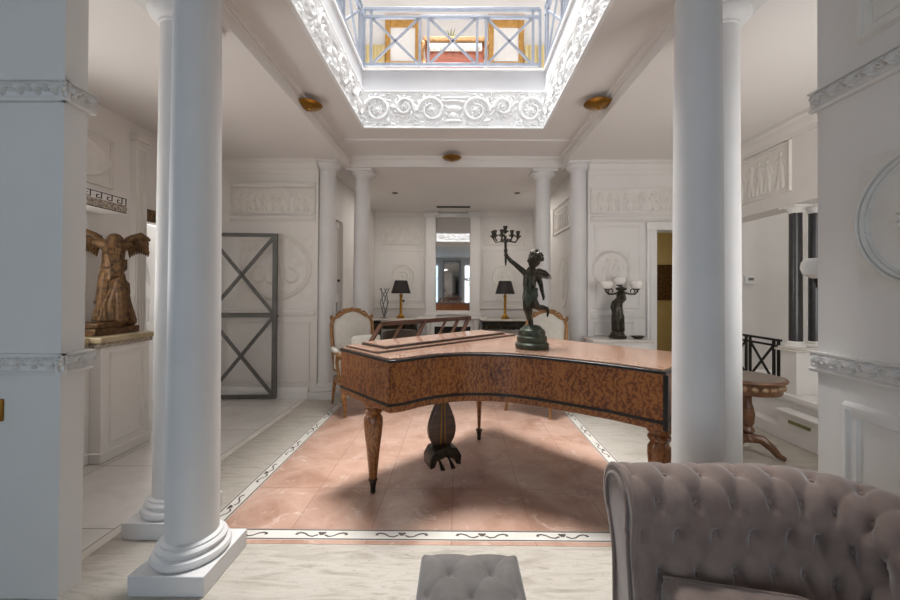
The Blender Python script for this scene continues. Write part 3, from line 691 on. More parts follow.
# ------------------------------------------------------------------ ceiling fittings
def dish(loc, rz, label):
    t = thing('ceiling_lamp', label, 'ceiling lamp', loc, 'brass dish lamps round the raised bay'); t.rotation_euler = (0, 0, rz)
    g = G(); g.lathe([(.008, -.030), (.03, -.028), (.08, -.02), (.115, -.006), (.13, .006), (.124, .008), (.10, -.002), (.06, -.014), (.01, -.02)], n=36); obj('bowl', g, 'brass', t, rel=False)
    g = G(); g.box(-.02, .02, -.10, -.03, -.01, .02); g.lathe([(.014, -.045), (.02, -.01), (.014, .03)], n=12); obj('bracket', g, 'brass', t, rel=False)
    return t
d0 = dish((-1.44, 3.66, 3.165), 0, 'brass dish lamp on the left edge of the ceiling well')
dup(d0, (1.31, 3.62, 3.165), label='brass dish lamp on the right edge of the ceiling well')
dup(d0, (-.09, 5.10, 3.165), label='brass dish lamp on the far ceiling edge, in the middle')
def spot(loc, label):
    g = G(); g.lathe([(.05, 0), (.05, -.006), (.036, -.008), (.032, -.001)], n=20)
    o = obj('downlight', g, 'bronze'); o.location = loc; return tag(o, label, 'downlight', 'recessed downlights')
spot((-1.10, 6.64, CZ), 'small dark recessed downlight in the far room ceiling, left')
spot((1.01, 6.61, CZ), 'small dark recessed downlight in the far room ceiling, right')
spot((-2.91, 4.60, CZ), 'small dark recessed downlight above the iron gate')
g = G(); frame(g, -.44, .24, 7.66, 7.78, .02, CZ - .01, CZ)
for k in range(5): g.box(-.42, .22, 7.685 + k * .015, 7.692 + k * .015, CZ - .008, CZ)
tag(obj('ceiling_vent', g, 'bronze'), 'dark slotted air vent in the ceiling in front of the fireplace', 'vent')

# ------------------------------------------------------------------ gallery railings
def gallery_rail(p0, p1, panels, label):
    p0 = Vector(p0); p1 = Vector(p1); d = (p1 - p0).normalized(); L = (p1 - p0).length
    t = thing('gallery_railing', label, 'railing', p0)
    z0 = 3.995; z1 = 4.545; z2 = 4.637
    at = lambda s, z: Vector((p0.x + d.x * s, p0.y + d.y * s, z))
    for z, w in ((z2, .036), (z1, .034), (z0, .034)):
        g = G(); g.bar(at(0, z), at(L, z), w, w); obj('rail', g, 'railing', t, bevel=.003)
    for s in (0, L): g = G(); g.bar(at(s, 3.90), at(s, z2), .03, .03, d); obj('post', g, 'railing', t, bevel=.003)
    for a, b in panels:
        for s in (a, b): g = G(); g.bar(at(s, z0), at(s, z2 if s in (panels[0][0], panels[-1][1]) else z1), .028, .028, d); obj('baluster', g, 'railing', t)
        g = G(); g.bar(at(a, z0), at(b, z1), .02, .024, (0, 0, 1)); g.bar(at(a, z1), at(b, z0), .02, .024, (0, 0, 1)); obj('cross_bars', g, 'railing', t)
RX0, RX1, RY = -1.095, .925, 4.40
gallery_rail((RX0, RY, 3.9), (RX1, RY, 3.9), [(.08, .64), (.74, 1.30), (1.40, 1.94)], 'grey metal gallery railing with three crossed panels, at the far side of the ceiling well')
gallery_rail((RX0 - .02, RY - .04, 3.9), (RX0 - .02, 2.25, 3.9), [(.08, .68), (.78, 1.38), (1.48, 2.08)], 'grey metal gallery railing along the left side of the ceiling well')
gallery_rail((RX1 + .06, RY - .04, 3.9), (RX1 + .06, 2.25, 3.9), [(.08, .68), (.78, 1.38), (1.48, 2.08)], 'grey metal gallery railing along the right side of the ceiling well')
t = thing('sideboard', 'reddish wooden sideboard with carved gilt crest seen through the gallery railing', 'sideboard', (-.075, 5.4, 3.89))
g = G(); g.box(-.47, .35, 5.42, 5.8, 4.05, 4.92); obj('body', g, 'sideboard', t, bevel=.015)
g = G(); g.box(-.51, .39, 5.39, 5.83, 4.92, 4.99); obj('top_board', g, 'giltwood', t, bevel=.015)
g = G(); g.relief((-.44, 5.419, 4.79), (1, 0, 0), (0, 0, 1), (0, -1, 0), .76, .12, .006, acanthus(.1, .03)); obj('carved_frieze', g, 'upholstery', t)
for s in (-1, 1):
    g = G(); pts = [(-.06 + s * .45 + .022 * cos(k * .9), 5.43 + .022 * sin(k * .9), 3.89 + .05 * k) for k in range(21)]
    g.tube(pts, .028, 8); g.ball((-.06 + s * .45, 5.43, 4.9), .045); obj('twisted_post', g, 'giltwood', t)
g = G()
for k in range(9):
    a = k * .7; g.tube([(-.13, 5.55, 4.99), (-.13 + .05 * cos(a), 5.55 + .05 * sin(a), 5.09), (-.13 + .09 * cos(a), 5.55 + .09 * sin(a), 5.13 + .02 * (k % 3))], [.004, .012, .003], 6, flat=.4)
tag(obj('potted_plant', g, 'plant'), 'tiny green sprig on top of the gallery sideboard', 'plant')

# ------------------------------------------------------------------ iron gate
t = thing('iron_gate', 'tall grey iron gate with two crossed panels leaning open by the left back wall', 'gate', (-2.33, 4.93, 0))
def gp(s, z): return Vector((-2.335 - s * .83, 4.90 - s * .05, z))
for s in (0, 1): g = G(); g.bar(gp(s, .02), gp(s, 2.12), .035, .06, (1, 0, 0)); obj('stile', g, 'iron', t, bevel=.003)
for z, w in ((.045, .05), (1.08, .06), (2.10, .045)): g = G(); g.bar(gp(.02, z), gp(.98, z), .03, w); obj('rail', g, 'iron', t, bevel=.003)
for a, b in ((.06, 1.06), (1.10, 2.08)):
    g = G(); g.bar(gp(.02, a), gp(.98, b), .02, .04); g.bar(gp(.02, b), gp(.98, a), .024, .04); obj('cross_bars', g, 'iron', t)
    g = G(); g.ball(gp(.5, (a + b) / 2), .032); obj('boss', g, 'iron', t)
g = G(); g.tube([gp(-.01, 1.07), gp(-.05, 1.07), gp(-.06, 1.07)], .008, 8); obj('latch', g, 'blackiron', t)

# ------------------------------------------------------------------ left cabinet with statue
t = thing('marble_topped_cabinet', 'white panelled cabinet with yellow marble top along the left wall', 'cabinet', (-3.05, 3.2, 0))
g = G(); g.box(-3.23, -2.86, 3.08, 3.56, 0, .93); g.box(-3.23, -2.95, 2.1, 3.08, 0, .93); obj('body', g, 'white', t, bevel=.004)
g = G(); g.box(-3.23, -2.845, 3.065, 3.575, 0, .085); g.box(-3.23, -2.935, 2.1, 3.065, 0, .085); obj('plinth_board', g, 'white', t, bevel=.01)
g = G(); pframe(g, (-2.86, 3.15, .14), (0, 1, 0), (1, 0, 0), .35, .74, .035, .014); obj('door_panel', g, 'white', t)
g = G(); g.box(-3.23, -2.845, 3.06, 3.58, .93, .965); g.box(-3.23, -2.935, 2.1, 3.06, .93, .965); obj('carved_border', g, 'mosaic', t, bevel=.004)
g = G(); g.box(-3.23, -2.825, 3.04, 3.60, .965, 1.012); g.box(-3.23, -2.915, 2.1, 3.04, .965, 1.012); obj('marble_top', g, 'yellowmarble', t, bevel=.008)
t = thing('wall_shelf', 'white box shelf with Greek key border high on the left wall', 'shelf', (-3.2, 3.2, 2.1))
g = G(); g.box(-3.295, -3.05, 2.2, 3.52, 2.09, 2.24); obj('body', g, 'white', t, bevel=.004)
g = G()
for k in range(12):
    y = 3.505 - k * .10
    for a, b in (((0, .135), (-.10, .135)), ((-.04, .135), (-.04, .085)), ((-.04, .085), (-.085, .085)), ((-.085, .085), (-.085, .11)), ((-.085, .11), (-.062, .11))):
        g.bar((-3.049, y + a[0], 2.09 + a[1]), (-3.049, y + b[0], 2.09 + b[1]), .006, .008, (1, 0, 0))
    g.box(-3.0495, -3.046, y - .10, y, 2.092, 2.098)
g.box(-3.0495, -3.046, 3.503, 3.511, 2.092, 2.228)
obj('key_pattern', g, 'black', t)
g = G(); g.relief((-3.05, 2.22, 2.10), (0, 1, 0), (0, 0, 1), (1, 0, 0), 1.29, .065, .006, acanthus(.05, .008)); obj('carved_edge', g, 'mosaic', t)

t = thing('winged_statue', 'weathered brown winged draped statue standing on the yellow marble cabinet top', 'statue', (-3.06, 3.42, 1.012))
SRX, SRY = .745, .67
def S(a, z, c=0): return (-3.06 + SRX * a + SRY * c, 3.40 + SRY * a - SRX * c, 1.115 + z)   # a to the right, c to the front
g = G(); g.box(-3.21, -2.95, 3.12, 3.56, 1.0125, 1.07); g.box(-3.19, -2.97, 3.16, 3.53, 1.07, 1.115); obj('base', g, 'statue', t, bevel=.008)
g = G()
g.tube([S(.0, .02), S(.0, .14), S(-.005, .28), S(-.01, .40), S(-.005, .50), S(.0, .58), S(.005, .66), S(.01, .72)], [.085, .085, .085, .088, .076, .078, .082, .062], 16, round_ends=True)
g.tube([S(-.05, .03, .03), S(-.06, .2, .03), S(-.04, .4, .03)], [.045, .055, .06], 10, round_ends=True)
g.tube([S(.06, .02, .06), S(.05, .2, .06), S(.03, .4, .03)], [.05, .05, .055], 10, round_ends=True)
g.tube([S(.12, .0, -.01), S(.085, .16, -.01), S(.06, .36, 0)], [.05, .045, .035], 8, round_ends=True)
for sgn in (-1, 1):
    g.ball(S(sgn * .04 + .005, .625, .06), (.034, .034, .034))
    g.tube([S(sgn * .05, .67), S(sgn * .10, .69, -.01)], [.05, .042], 10, round_ends=True)
g.tube([S(.01, .72), S(.012, .765)], [.032, .03], 10)
fz_ = random.Random(4)
for k in range(16):
    u = k / 15 - .5; b = fz_.uniform(-.015, .015)
    g.tube([S(u * .24 + b, .01, .085 - abs(u) * .08), S(u * .20 + .02 * sin(k * 2.1), .16, .09 - abs(u) * .07), S(u * .12 + .03, .36, .085 - abs(u) * .06)], [.014, .012, .008], 6)
for k in range(6): g.tube([S(-.085, .37 + .02 * k, .03), S(-.02, .375 + .018 * k, .092), S(.05, .42 + .02 * k, .088), S(.09, .47 + .016 * k, .02)], .009, 6)
for k in range(5): g.tube([S(-.05 + .025 * k, .70, .05), S(-.04 + .02 * k, .60, .095), S(-.02 + .012 * k, .50, .085)], .007, 6)
g.tube([S(-.09, .20, .02), S(-.115, .17, .02)], [.022, .012], 8, round_ends=True); g.tube([S(.09, .33, 0), S(.105, .25, .0)], [.025, .014], 8, round_ends=True)
body = fused('draped_body', g, 'statue', t, .005, 2)
for sgn in (-1, 1):
    g = G()
    for row in range(3):
        for k in range(9):
            u = k / 8; a = sgn * (.10 + u * .13); z = .755 + .03 * sin(u * pi) - .028 * row
            g.tube([S(a - sgn * .02, z, -.04 + .006 * row), S(a + sgn * .01, z - .045 - .012 * row, -.03), S(a + sgn * .012, z - .09 - .018 * row + .02 * u, -.045)], [.014, .019, .007], 8, flat=.5)
    g.tube([S(sgn * .08, .70, -.02), S(sgn * .13, .755, -.035), S(sgn * .19, .785, -.04), S(sgn * .24, .75, -.05)], [.034, .03, .028, .02], 10, round_ends=True)
    obj('wing', g, 'statue', t, smooth=60)

# ------------------------------------------------------------------ grand piano
K1 = Vector((-.856, 2.824)); U = Vector((.70, .714)); V = Vector((.70, -.714))
def uv(u, v): p = K1 + U * u + V * v; return (p.x, p.y)
bend = [(-.419, 2.354), (-.339, 2.391), (-.243, 2.484), (-.165, 2.543), (-.085, 2.587), (0, 2.618), (.084, 2.634), (.22, 2.631), (.353, 2.603), (.50, 2.537), (.648, 2.443), (.77, 2.36), (.895, 2.27), (1.0, 2.175), (1.109, 2.068)]
T2 = (1.62, 2.58); K2 = uv(1.62, 0)
outline = [tuple(K1)] + bend + [T2, K2]
def offs(poly, d):
    n = len(poly); out = []
    for i in range(n):
        a = Vector(poly[i - 1]); b = Vector(poly[i]); c = Vector(poly[(i + 1) % n])
        e1 = (b - a).normalized(); e2 = (c - b).normalized(); n1 = Vector((e1.y, -e1.x)); n2 = Vector((e2.y, -e2.x))
        m = (n1 + n2).normalized(); out.append(tuple(b + m * d / max(.4, m.dot(n1))))
    return out
t = thing('grand_piano', 'antique burl walnut grand piano standing on the rose marble inlay', 'piano', (.3, 3.0, 0))
g = G(); g.prism(outline, .705, .957); obj('case', g, 'burl', t, smooth=25)
g = G(); g.prism(offs(outline, .006), .689, .7045); obj('black_stringing', g, 'blackwood', t, smooth=25)
g = G(); g.prism(offs(outline, -.008), .648, .66); g.prism(offs(outline, .003), .66, .6885); obj('bottom_moulding', g, 'burl', t, smooth=25)
g = G(); g.prism(offs(outline, .007), .9575, .974); obj('lid_edge', g, 'blackwood', t, smooth=25, bevel=.002)
g = G(); g.prism(offs(outline, -.004), .974, .984); obj('lid', g, 'lid', t, smooth=25)
def quad(u0, u1, v0, v1): return [uv(u0, v0), uv(u0, v1), uv(u1, v1), uv(u1, v0)]
g = G(); g.prism(quad(.03, 1.56, .02, .44), .984, .992); obj('hinge_rim', g, 'blackwood', t, smooth=0)
fl = G(); fl.prism(quad(.03, 1.56, .02, .43), .992, .998); fo = obj('folded_lid', fl, 'lid', t, smooth=0)
g = G(); g.prism(quad(.13, 1.47, .07, .38), .998, 1.012); obj('flap_edge', g, 'blackwood', fo, smooth=0, bevel=.003)
g = G(); g.prism(quad(.137, 1.463, .077, .373), 1.012, 1.018); obj('flap_top', g, 'lid', fo, smooth=0)
g = G(); cx, cy = (1.109, 2.068); g.box(-.012, .012, -.012, .012, .66, .955, Matrix.Translation((cx + .006, cy - .002, 0)) @ Matrix.Rotation(radians(45), 4, 'Z')); obj('corner_post', g, 'blackwood', t)
def piano_leg(x, y, s, top):
    lt = G(); pr = [(.030, 0), (.018, .012), (.02, .05), (.026, .10), (.030, .105)]
    lt.lathe([(.012, .0), (.019, .008), (.017, .03), (.024, .085), (.031, .09), (.031, .10), (.026, .104)], (x, y, 0), 20)
    g = G()
    pf = [(.025, .104), (.028, .12), (.045, .30), (.060, .42), (.066, .48), (.064, .52), (.050, .545), (.047, .55), (.060, .56), (.066, .575), (.060, .588), (.052, .592), (.052, .60), (.068, .61), (.072, .625), (.068, .642), (.06, .648)]
    g.lathe([(r * s, z) for r, z in pf], (x, y, 0), 28)
    lg = obj('leg', g, 'legwood', t); lt2 = obj('caster', lt, 'bronze', lg)
piano_leg(-.581, 2.671, 1, .648); piano_leg(1.15, 2.205, .95, .648); piano_leg(.205, 3.64, .5, .648)
# pedal lyre
LX, LY = -.12, 2.96
g = G()
def lyre_pt(a, k): 
    return None
side = []
for k in range(25):
    u = k / 24; z = .20 + u * .38; w = .032 + .088 * sin(pi * min(1, (u * 1.0) ** .78)) * (1 - .25 * u)
    side.append((w, z))
vs = []; poly = [(w, z) for w, z in side] + [(-w, z) for w, z in reversed(side)]
ax = Vector((.92, .39, 0)); ay = Vector((-.39, .92, 0))
n = len(poly)
for dy in (-.028, .028):
    for w, z in poly: p = Vector((LX, LY, z)) + ax * w + ay * dy; vs.append(tuple(p))
g.add(vs, [tuple(range(n - 1, -1, -1)), tuple(range(n, 2 * n))] + [(i, (i + 1) % n, n + (i + 1) % n, n + i) for i in range(n)])
ly = obj('pedal_lyre', g, 'darkwood', t, bevel=.012)
g = G(); mt = Matrix.Translation((LX, LY, 0)) @ Matrix.Rotation(math.atan2(.39, .92), 4, 'Z')
g.box(-.05, .05, -.04, .04, .58, .648, mt); g.box(-.07, .07, -.05, .05, .63, .648, mt); obj('lyre_block', g, 'darkwood', ly)
g = G()
for sx in (-1, 1):
    g.add([tuple(mt @ Vector(p)) for p in [(sx * x, y, z) for y in (-.10, .06) for x, z in ((.0, .16), (.0, .24), (.09, .22), (.125, .16), (.12, .09), (.085, .10), (.07, .145))]],
          [(0, 1, 2, 3, 4, 5, 6), (13, 12, 11, 10, 9, 8, 7)] + [(i, (i + 1) % 7, 7 + (i + 1) % 7, 7 + i) for i in range(7)])
g.box(-.025, .025, -.07, .03, .17, .235, mt); obj('pedal_box', g, 'bronze', ly, bevel=.006)
for sx in (-.05, .03):
    g = G(); g.tube([tuple(mt @ Vector((sx, .05, .15))), tuple(mt @ Vector((sx, -.1, .14))), tuple(mt @ Vector((sx - .01, -.19, .12)))], [.008, .01, .018], 8, flat=.5); obj('pedal', g, 'bronze', ly)
for s in (-.018, .018):
    g = G(); a = mt @ Vector((s, -.032, .22)); b = mt @ Vector((s * .6, -.032, .56)); g.cyl(tuple(a), tuple(b), .0035, 8); obj('pedal_rod', g, 'brass', ly)
g = G(); a = uv(.62, .18); g.cyl((-.09, 3.06, .23), (a[0] + .05, a[1] + .05, .652), .006, 8); obj('brace_rod', g, 'bronze', ly)
# lattice music desk
def dk(u, h): 
    p = uv(u, .0); return Vector((p[0] + V.x * (.02 + .04 * (1 - h)), p[1] + V.y * (.02 + .04 * (1 - h)), .992 + h * .145))
md = G(); md.bar(dk(.33, 1), dk(1.38, 1), .022, .036); desk = obj('music_desk', md, 'darkwood', t, bevel=.002)
g = G(); g.bar(dk(.20, .05), dk(1.26, .05), .018, .022); obj('lower_rail', g, 'darkwood', desk)
for u0, w in ((.21, .045), (.42, .025), (.66, .04), (.92, .022), (1.08, .03), (1.22, .042)):
    g = G(); g.bar(dk(u0, .05), dk(u0 + .13, 1), .014, w, (V.x, V.y, 0)); obj('lattice_slat', g, 'darkwood', desk)

# ------------------------------------------------------------------ tufted sofa
def tuft(s, t, a, b, depth):
    u = s / a + t / (2 * b); v = s / a - t / (2 * b)
    p = abs(sin(pi * u)) ; q = abs(sin(pi * v))
    puff = (p * q) ** .42 if p * q > 0 else 0
    du = u - round(u); dv = v - round(v); r2 = (du * du + dv * dv)
    cr = min(abs(du), abs(dv)); rad = sqrt(r2)
    return depth * (.24 * (p * q) ** .9 + .07 * min(1, cr / .07) - 1.1 * math.exp(-(rad / .17) ** 1.3))
t = thing('sofa', 'mauve grey velvet button-tufted sofa with rolled back in the right foreground', 'sofa', (1.0, 1.2, 0))
prof = [(.150, .30), (.145, .38), (.125, .47), (.108, .55), (.104, .60)]
for k in range(13):
    a = radians(-12 + k * (222 / 12)); prof.append((-.004 + .122 * cos(a), .664 + .122 * sin(a)))
prof += [(-.085, .575), (-.06, .53), (-.04, .46), (-.03, .10)]
def resample(pts, st):
    out = [pts[0]]; acc = 0
    for i in range(1, len(pts)):
        p = Vector(pts[i - 1]); q = Vector(pts[i]); L = (q - p).length; n = max(1, round(L / st))
        for k in range(1, n + 1): out.append(tuple(p + (q - p) * k / n))
    return out
def smooth_poly(pts, it=3):
    for _ in range(it):
        pts = [pts[0]] + [tuple(Vector(pts[i]) * .5 + (Vector(pts[i - 1]) + Vector(pts[i + 1])) * .25) for i in range(1, len(pts) - 1)] + [pts[-1]]
    return pts
pr = smooth_poly(resample(prof, .008), 8)
tl = [0]
for i in range(1, len(pr)): tl.append(tl[-1] + (Vector(pr[i]) - Vector(pr[i - 1])).length)
SX, SY, SR = .565, 1.36, .26
SL = .50
def spath(s):
    if s < SL: return Vector((SX + s, SY)), Vector((0, -1))
    if s < SL + SR * pi / 2:
        a = (s - SL) / SR; return Vector((SX + SL + SR * sin(a), SY - SR + SR * cos(a))), Vector((-sin(a), -cos(a)))
    return Vector((SX + SL + SR, SY - SR - (s - SL - SR * pi / 2))), Vector((-1, 0))
def sofa_pt(s, n, z): p, d = spath(s); q = p + d * n; return (q.x, q.y, z)
Ltot = 1.75; ns = 230; P = []
i_front = next(i for i in range(len(pr)) if pr[i][1] > .49)
t0 = tl[i_front]
for i in range(ns + 1):
    s = Ltot * i / ns; row = []
    for k, (n, z) in enumerate(pr):
        a_ = Vector(pr[min(k + 1, len(pr) - 1)]) - Vector(pr[max(k - 1, 0)]); nv = Vector((a_.y, -a_.x)).normalized()
        if (nv.x < 0 and z < .65 and n > .05): nv = -nv
        fade = 1.0
        tt = tl[k] - t0
        if tt > .58: fade = max(0, 1 - (tt - .58) / .06)
        edge = min(1, s / .045); edge = edge * edge * (3 - 2 * edge)
        d = tuft(s - .095, tt, .122, .115, .032) * fade * edge
        row.append(sofa_pt(s, n + nv.x * d, z + nv.y * d))
    P.append(row)
g = G(); g.grid(P); obj('tufted_back', g, 'velvet', t, smooth=180)
g = G(); ring = [sofa_pt(0, n, z) for n, z in pr[::2]] + [sofa_pt(0, .12, .1)]
back = [(p[0] + .03, p[1], p[2]) for p in ring]; k_ = len(ring)
g.add(ring + back, [tuple(range(k_)), tuple(range(2 * k_ - 1, k_ - 1, -1))] + [(i, k_ + i, k_ + (i + 1) % k_, (i + 1) % k_) for i in range(k_)])
obj('end_panel', g, 'velvet', t, smooth=30)
g = G(); g.tube([sofa_pt(.004, n, z) for n, z in pr[::2]], .008, 8)
cen = Vector((.02, .55))
ins = [Vector((n, z)) for n, z in pr[::2]]
def inset(n, z): 
    c = Vector((.035, min(z, .665) if z < .66 else .69)); c.x = .035 if z < .60 else -.004; p = Vector((n, z)); return c + (p - c) * .72
g.tube([(SX - .006, SY - q.x, q.y) for q in (inset(n, z) for n, z in pr[::2])], .006, 8)
obj('piping', g, 'velvet', t)
g = G()
for j in range(0, 5):
    tt = j * .115
    kk = min(range(len(tl)), key=lambda i: abs(tl[i] - t0 - tt)); n, z = pr[kk]
    for i in range(0, 15):
        s = .095 + (i + (j % 2) / 2) * .122
        if s > Ltot - .05: continue
        a_ = Vector(pr[min(kk + 1, len(pr) - 1)]) - Vector(pr[kk - 1]); nv = Vector((a_.y, -a_.x)).normalized()
        q = sofa_pt(s, n - nv.x * .027, z - nv.y * .027); g = G(); g.ball(q, .011, 8, 6); obj('button', g, 'velvet', t)
g = G(); g.prism([(.60, 1.30), (1.10, 1.30), (1.25, 1.2), (1.28, 1.08), (1.28, .12), (.60, .12)], .09, .30); obj('seat_base', g, 'velvet', t, bevel=.02)
g = G(); g.prism([(.635, 1.235), (1.01, 1.155), (1.09, 1.10), (1.12, 1.0), (1.12, .14), (.635, .14)], .302, .512); obj('seat_cushion', g, 'velvet', t, bevel=.035, smooth=60)
g = G(); g.tube([(.65, 1.222, .502), (1.005, 1.146, .502), (1.08, 1.09, .502), (1.11, 1.0, .502), (1.11, .2, .502)], .006, 8); obj('cushion_piping', g, 'velvet', t)
for x, y in ((.64, 1.25), (1.22, 1.12), (.64, .17), (1.24, .17)):
    g = G(); g.lathe([(.018, 0), (.028, .05), (.032, .09)], (x, y, 0), 14); obj('leg', g, 'blackwood', t)

# ------------------------------------------------------------------ tufted footstool
t = thing('footstool', 'small grey tufted square footstool at the bottom centre of the floor', 'footstool', (.05, 1.25, 0))
x0, x1, y0, y1 = -.135, .232, 1.05, 1.46
def sd(v, r): return 1 - (1 - min(1, v / r)) ** 2
P = []; N = 90
for i in range(N + 1):
    row = []
    for j in range(N + 1):
        x = x0 + (x1 - x0) * i / N; y = y0 + (y1 - y0) * j / N
        e = min(x - x0, x1 - x, y - y0, y1 - y); ed = sqrt(max(0, 1 - (1 - min(1, e / .035)) ** 2))
        z = .375 + .05 * ed + tuft(x + .025, y - 1.352,   .145, .1, .024) * (lambda q: q * q * (3 - 2 * q))(min(1, e / .06))
        row.append((x, y, z))
    P.append(row)
g = G(); g.grid(P); obj('tufted_top', g, 'greyvelvet', t, smooth=180)
g = G(); g.box(x0, x1, y0, y1, .12, .378); obj('body', g, 'greyvelvet', t, bevel=.018)
for j in range(-3, 2):
    for i in range(-2, 3):
        x = -.025 + (i + (j % 2) / 2) * .145; y = 1.352 + j * .1
        if x0 + .03 < x < x1 - .03 and y0 + .03 < y < y1 - .03:
            g = G(); g.ball((x, y, .399), (.009, .009, .005), 8, 6); obj('button', g, 'greyvelvet', t)
for x in (x0 + .03, x1 - .03):
    for y in (y0 + .03, y1 - .03): g = G(); g.lathe([(.012, 0), (.018, .05), (.022, .122)], (x, y, 0), 12); obj('leg', g, 'blackwood', t)

# ------------------------------------------------------------------ gilt armchairs
def armchair(loc, rz, label):
    t = thing('armchair', label, 'armchair', loc)
    W = .265
    def o_(n, g, m, **k): return obj(n, g, m, t, rel=False, **k)
    g = G(); g.prism([(-.30, -.30), (.30, -.30), (.25, .27), (-.25, .27)], .30, .365); o_('seat_rail', g, 'giltwood', bevel=.012)
    g = G(); g.prism([(-.275, -.285), (.275, -.285), (.225, .22), (-.225, .22)], .366, .50); o_('seat_cushion', g, 'upholstery', bevel=.04, smooth=60)
    def bk(x, z): return (x, .24 + (z - .4) * .14, z)
    arch = [(-.235, .42), (-.25, .62), (-.262, .85), (-.262, .98), (-.235, 1.05), (-.17, 1.075), (-.10, 1.12), (0, 1.145), (.10, 1.12), (.17, 1.075), (.235, 1.05), (.262, .98), (.262, .85), (.25, .62), (.235, .42)]
    g = G(); g.tube([bk(*p) for p in arch], .021, 10)
    g.tube([bk(-.235, .43), bk(0, .42), bk(.235, .43)], .02, 8); o_('back_frame', g, 'giltwood')
    g = G(); 
    for k in range(-3, 4): 
        a = k * .5; g.tube([bk(.015 * k, 1.15), bk(.03 * k + .01 * sin(a), 1.175 - abs(k) * .006), bk(.042 * k, 1.185 - .012 * abs(k))], [.010, .016, .006], 6)
    for sx in (-1, 1): g.tube([bk(sx * .12, 1.125), bk(sx * .16, 1.13), bk(sx * .2, 1.09), bk(sx * .19, 1.07)], [.012, .014, .012, .006], 6); g.ball(bk(sx * .262, 1.065), (.02, .02, .03))
    o_('carved_crest', g, 'giltwood')
    n = len(arch); fr = [bk(x * .93, .44 + (z - .42) * .965) for x, z in arch]
    g = G(); f2 = [(p[0] * .8, p[1] - .045, .06 + (p[2] - .06) * .985 if p[2] > .7 else p[2]) for p in fr]; b2 = [(p[0], p[1] + .02, p[2]) for p in fr]
    g.add(f2 + fr + b2, [tuple(range(n)), tuple(range(3 * n - 1, 2 * n - 1, -1))] + [(i, n + i, n + (i + 1) % n, (i + 1) % n) for i in range(n)] + [(n + i, 2 * n + i, 2 * n + (i + 1) % n, n + (i + 1) % n) for i in range(n)])
    o_('backrest', g, 'upholstery', smooth=60)
    for sx in (-1, 1):
        g = G(); g.tube([bk(sx * .262, .74), (sx * .30, .12, .70), (sx * .315, -.05, .685), (sx * .315, -.16, .68), (sx * .30, -.21, .66), (sx * .295, -.19, .635)], [.018, .018, .02, .024, .028, .016], 8)
        g.tube([(sx * .312, -.15, .68), (sx * .305, -.08, .58), (sx * .29, -.09, .46), (sx * .285, -.13, .36)], [.022, .018, .018, .024], 8); o_('arm', g, 'giltwood')
        g = G(); g.tube([(sx * .302, .10, .715), (sx * .315, -.02, .712), (sx * .315, -.12, .705)], [.022, .03, .022], 10, round_ends=True); o_('arm_pad', g, 'upholstery')
        g = G(); g.prism([(sx * .24, -.2), (sx * .27, -.2), (sx * .255, .23), (sx * .22, .23)], .45, .67); o_('side_padding', g, 'upholstery', bevel=.012)
        g = G(); g.tube([(sx * .27, -.27, .31), (sx * .285, -.29, .24), (sx * .262, -.26, .10), (sx * .268, -.275, .02), (sx * .268, -.28, 0)], [.034, .032, .018, .017, .022], 10); o_('leg', g, 'giltwood')
        g = G(); g.tube([(sx * .23, .25, .32), (sx * .235, .29, .2), (sx * .24, .33, .0)], [.026, .02, .014], 10); o_('leg', g, 'giltwood')
    t.rotation_euler = (0, 0, rz); return t
ch = armchair((-1.165, 4.62, 0), radians(33), 'cream armchair with gilt carved frame at left, behind the piano, holding a cushion')
dup(ch, (.945, 4.62, 0), radians(-33), label='cream armchair with gilt carved frame at right, behind the cherub statue')
g = G(); P = []
for i in range(17):
    row = []
    for j in range(17):
        u = i / 8 - 1; v = j / 8 - 1; row.append((u * .19 * (1 - .06 * v * v), 0, v * .17 * (1 - .06 * u * u), (1 - u ** 4) * (1 - v ** 4)))
    P.append(row)
for sg in (-1, 1): g.grid([[(a, sg * .055 * (max(0, h)) ** .6, c) for a, b, c, h in row] for row in P])
cu = obj('cushion', g, 'cushion', smooth=60); cu.location = (-1.10, 4.665, .695); cu.rotation_euler = (radians(-14), 0, radians(33))
tag(cu, 'square cream cushion propped on the left armchair', 'cushion')

# ------------------------------------------------------------------ cherub candelabrum on the piano
BX, BY, BZ, KS = .545, 2.83, .984, .00735
def cq(px, py, y=0): return (BX + (px - 532) * KS, BY + y, BZ + (348 - py) * KS)
t = thing('cherub_candelabrum', 'dark bronze winged cherub holding up a candelabrum, standing on the piano lid', 'statuette', (BX, BY, BZ))
g = G(); g.lathe([(.118, 0), (.122, .01), (.122, .035), (.112, .045), (.106, .05), (.11, .06), (.108, .085), (.098, .095), (.095, .10), (.098, .11), (.09, .135), (.07, .15), (.066, .158), (.05, .168), (.03, .172)], (BX, BY, BZ), 40)
obj('base', g, 'greenbronze', t)
g = G()
g.tube([cq(530, 303), cq(529.5, 293), cq(529, 284), cq(530, 276), cq(531, 271)], [.047, .045, .048, .052, .038], 14, round_ends=True)   # torso
g.tube([cq(531, 271), cq(532.5, 265)], [.026, .024], 10, round_ends=True)
g.ball(cq(534, 260), (.048, .050, .054))
g.ball(cq(530.4, 259.3, -.03), (.016, .018, .02)); g.ball(cq(527.7, 261, -.015), (.012, .012, .012)); g.ball(cq(530, 264, -.012), (.018, .02, .014))
g.ball(cq(528.9, 258.4, -.03), .007); g.ball(cq(529.5, 263, -.028), (.008, .006, .004)); g.ball(cq(536, 261, -.048), (.006, .008, .012))
g.tube([cq(526, 274), cq(521.5, 270), cq(515, 264.5), cq(510, 260.5), cq(506.8, 256.5)], [.025, .022, .018, .016, .012], 10, round_ends=True)
g.ball(cq(505.8, 255.2), (.016, .014, .018))
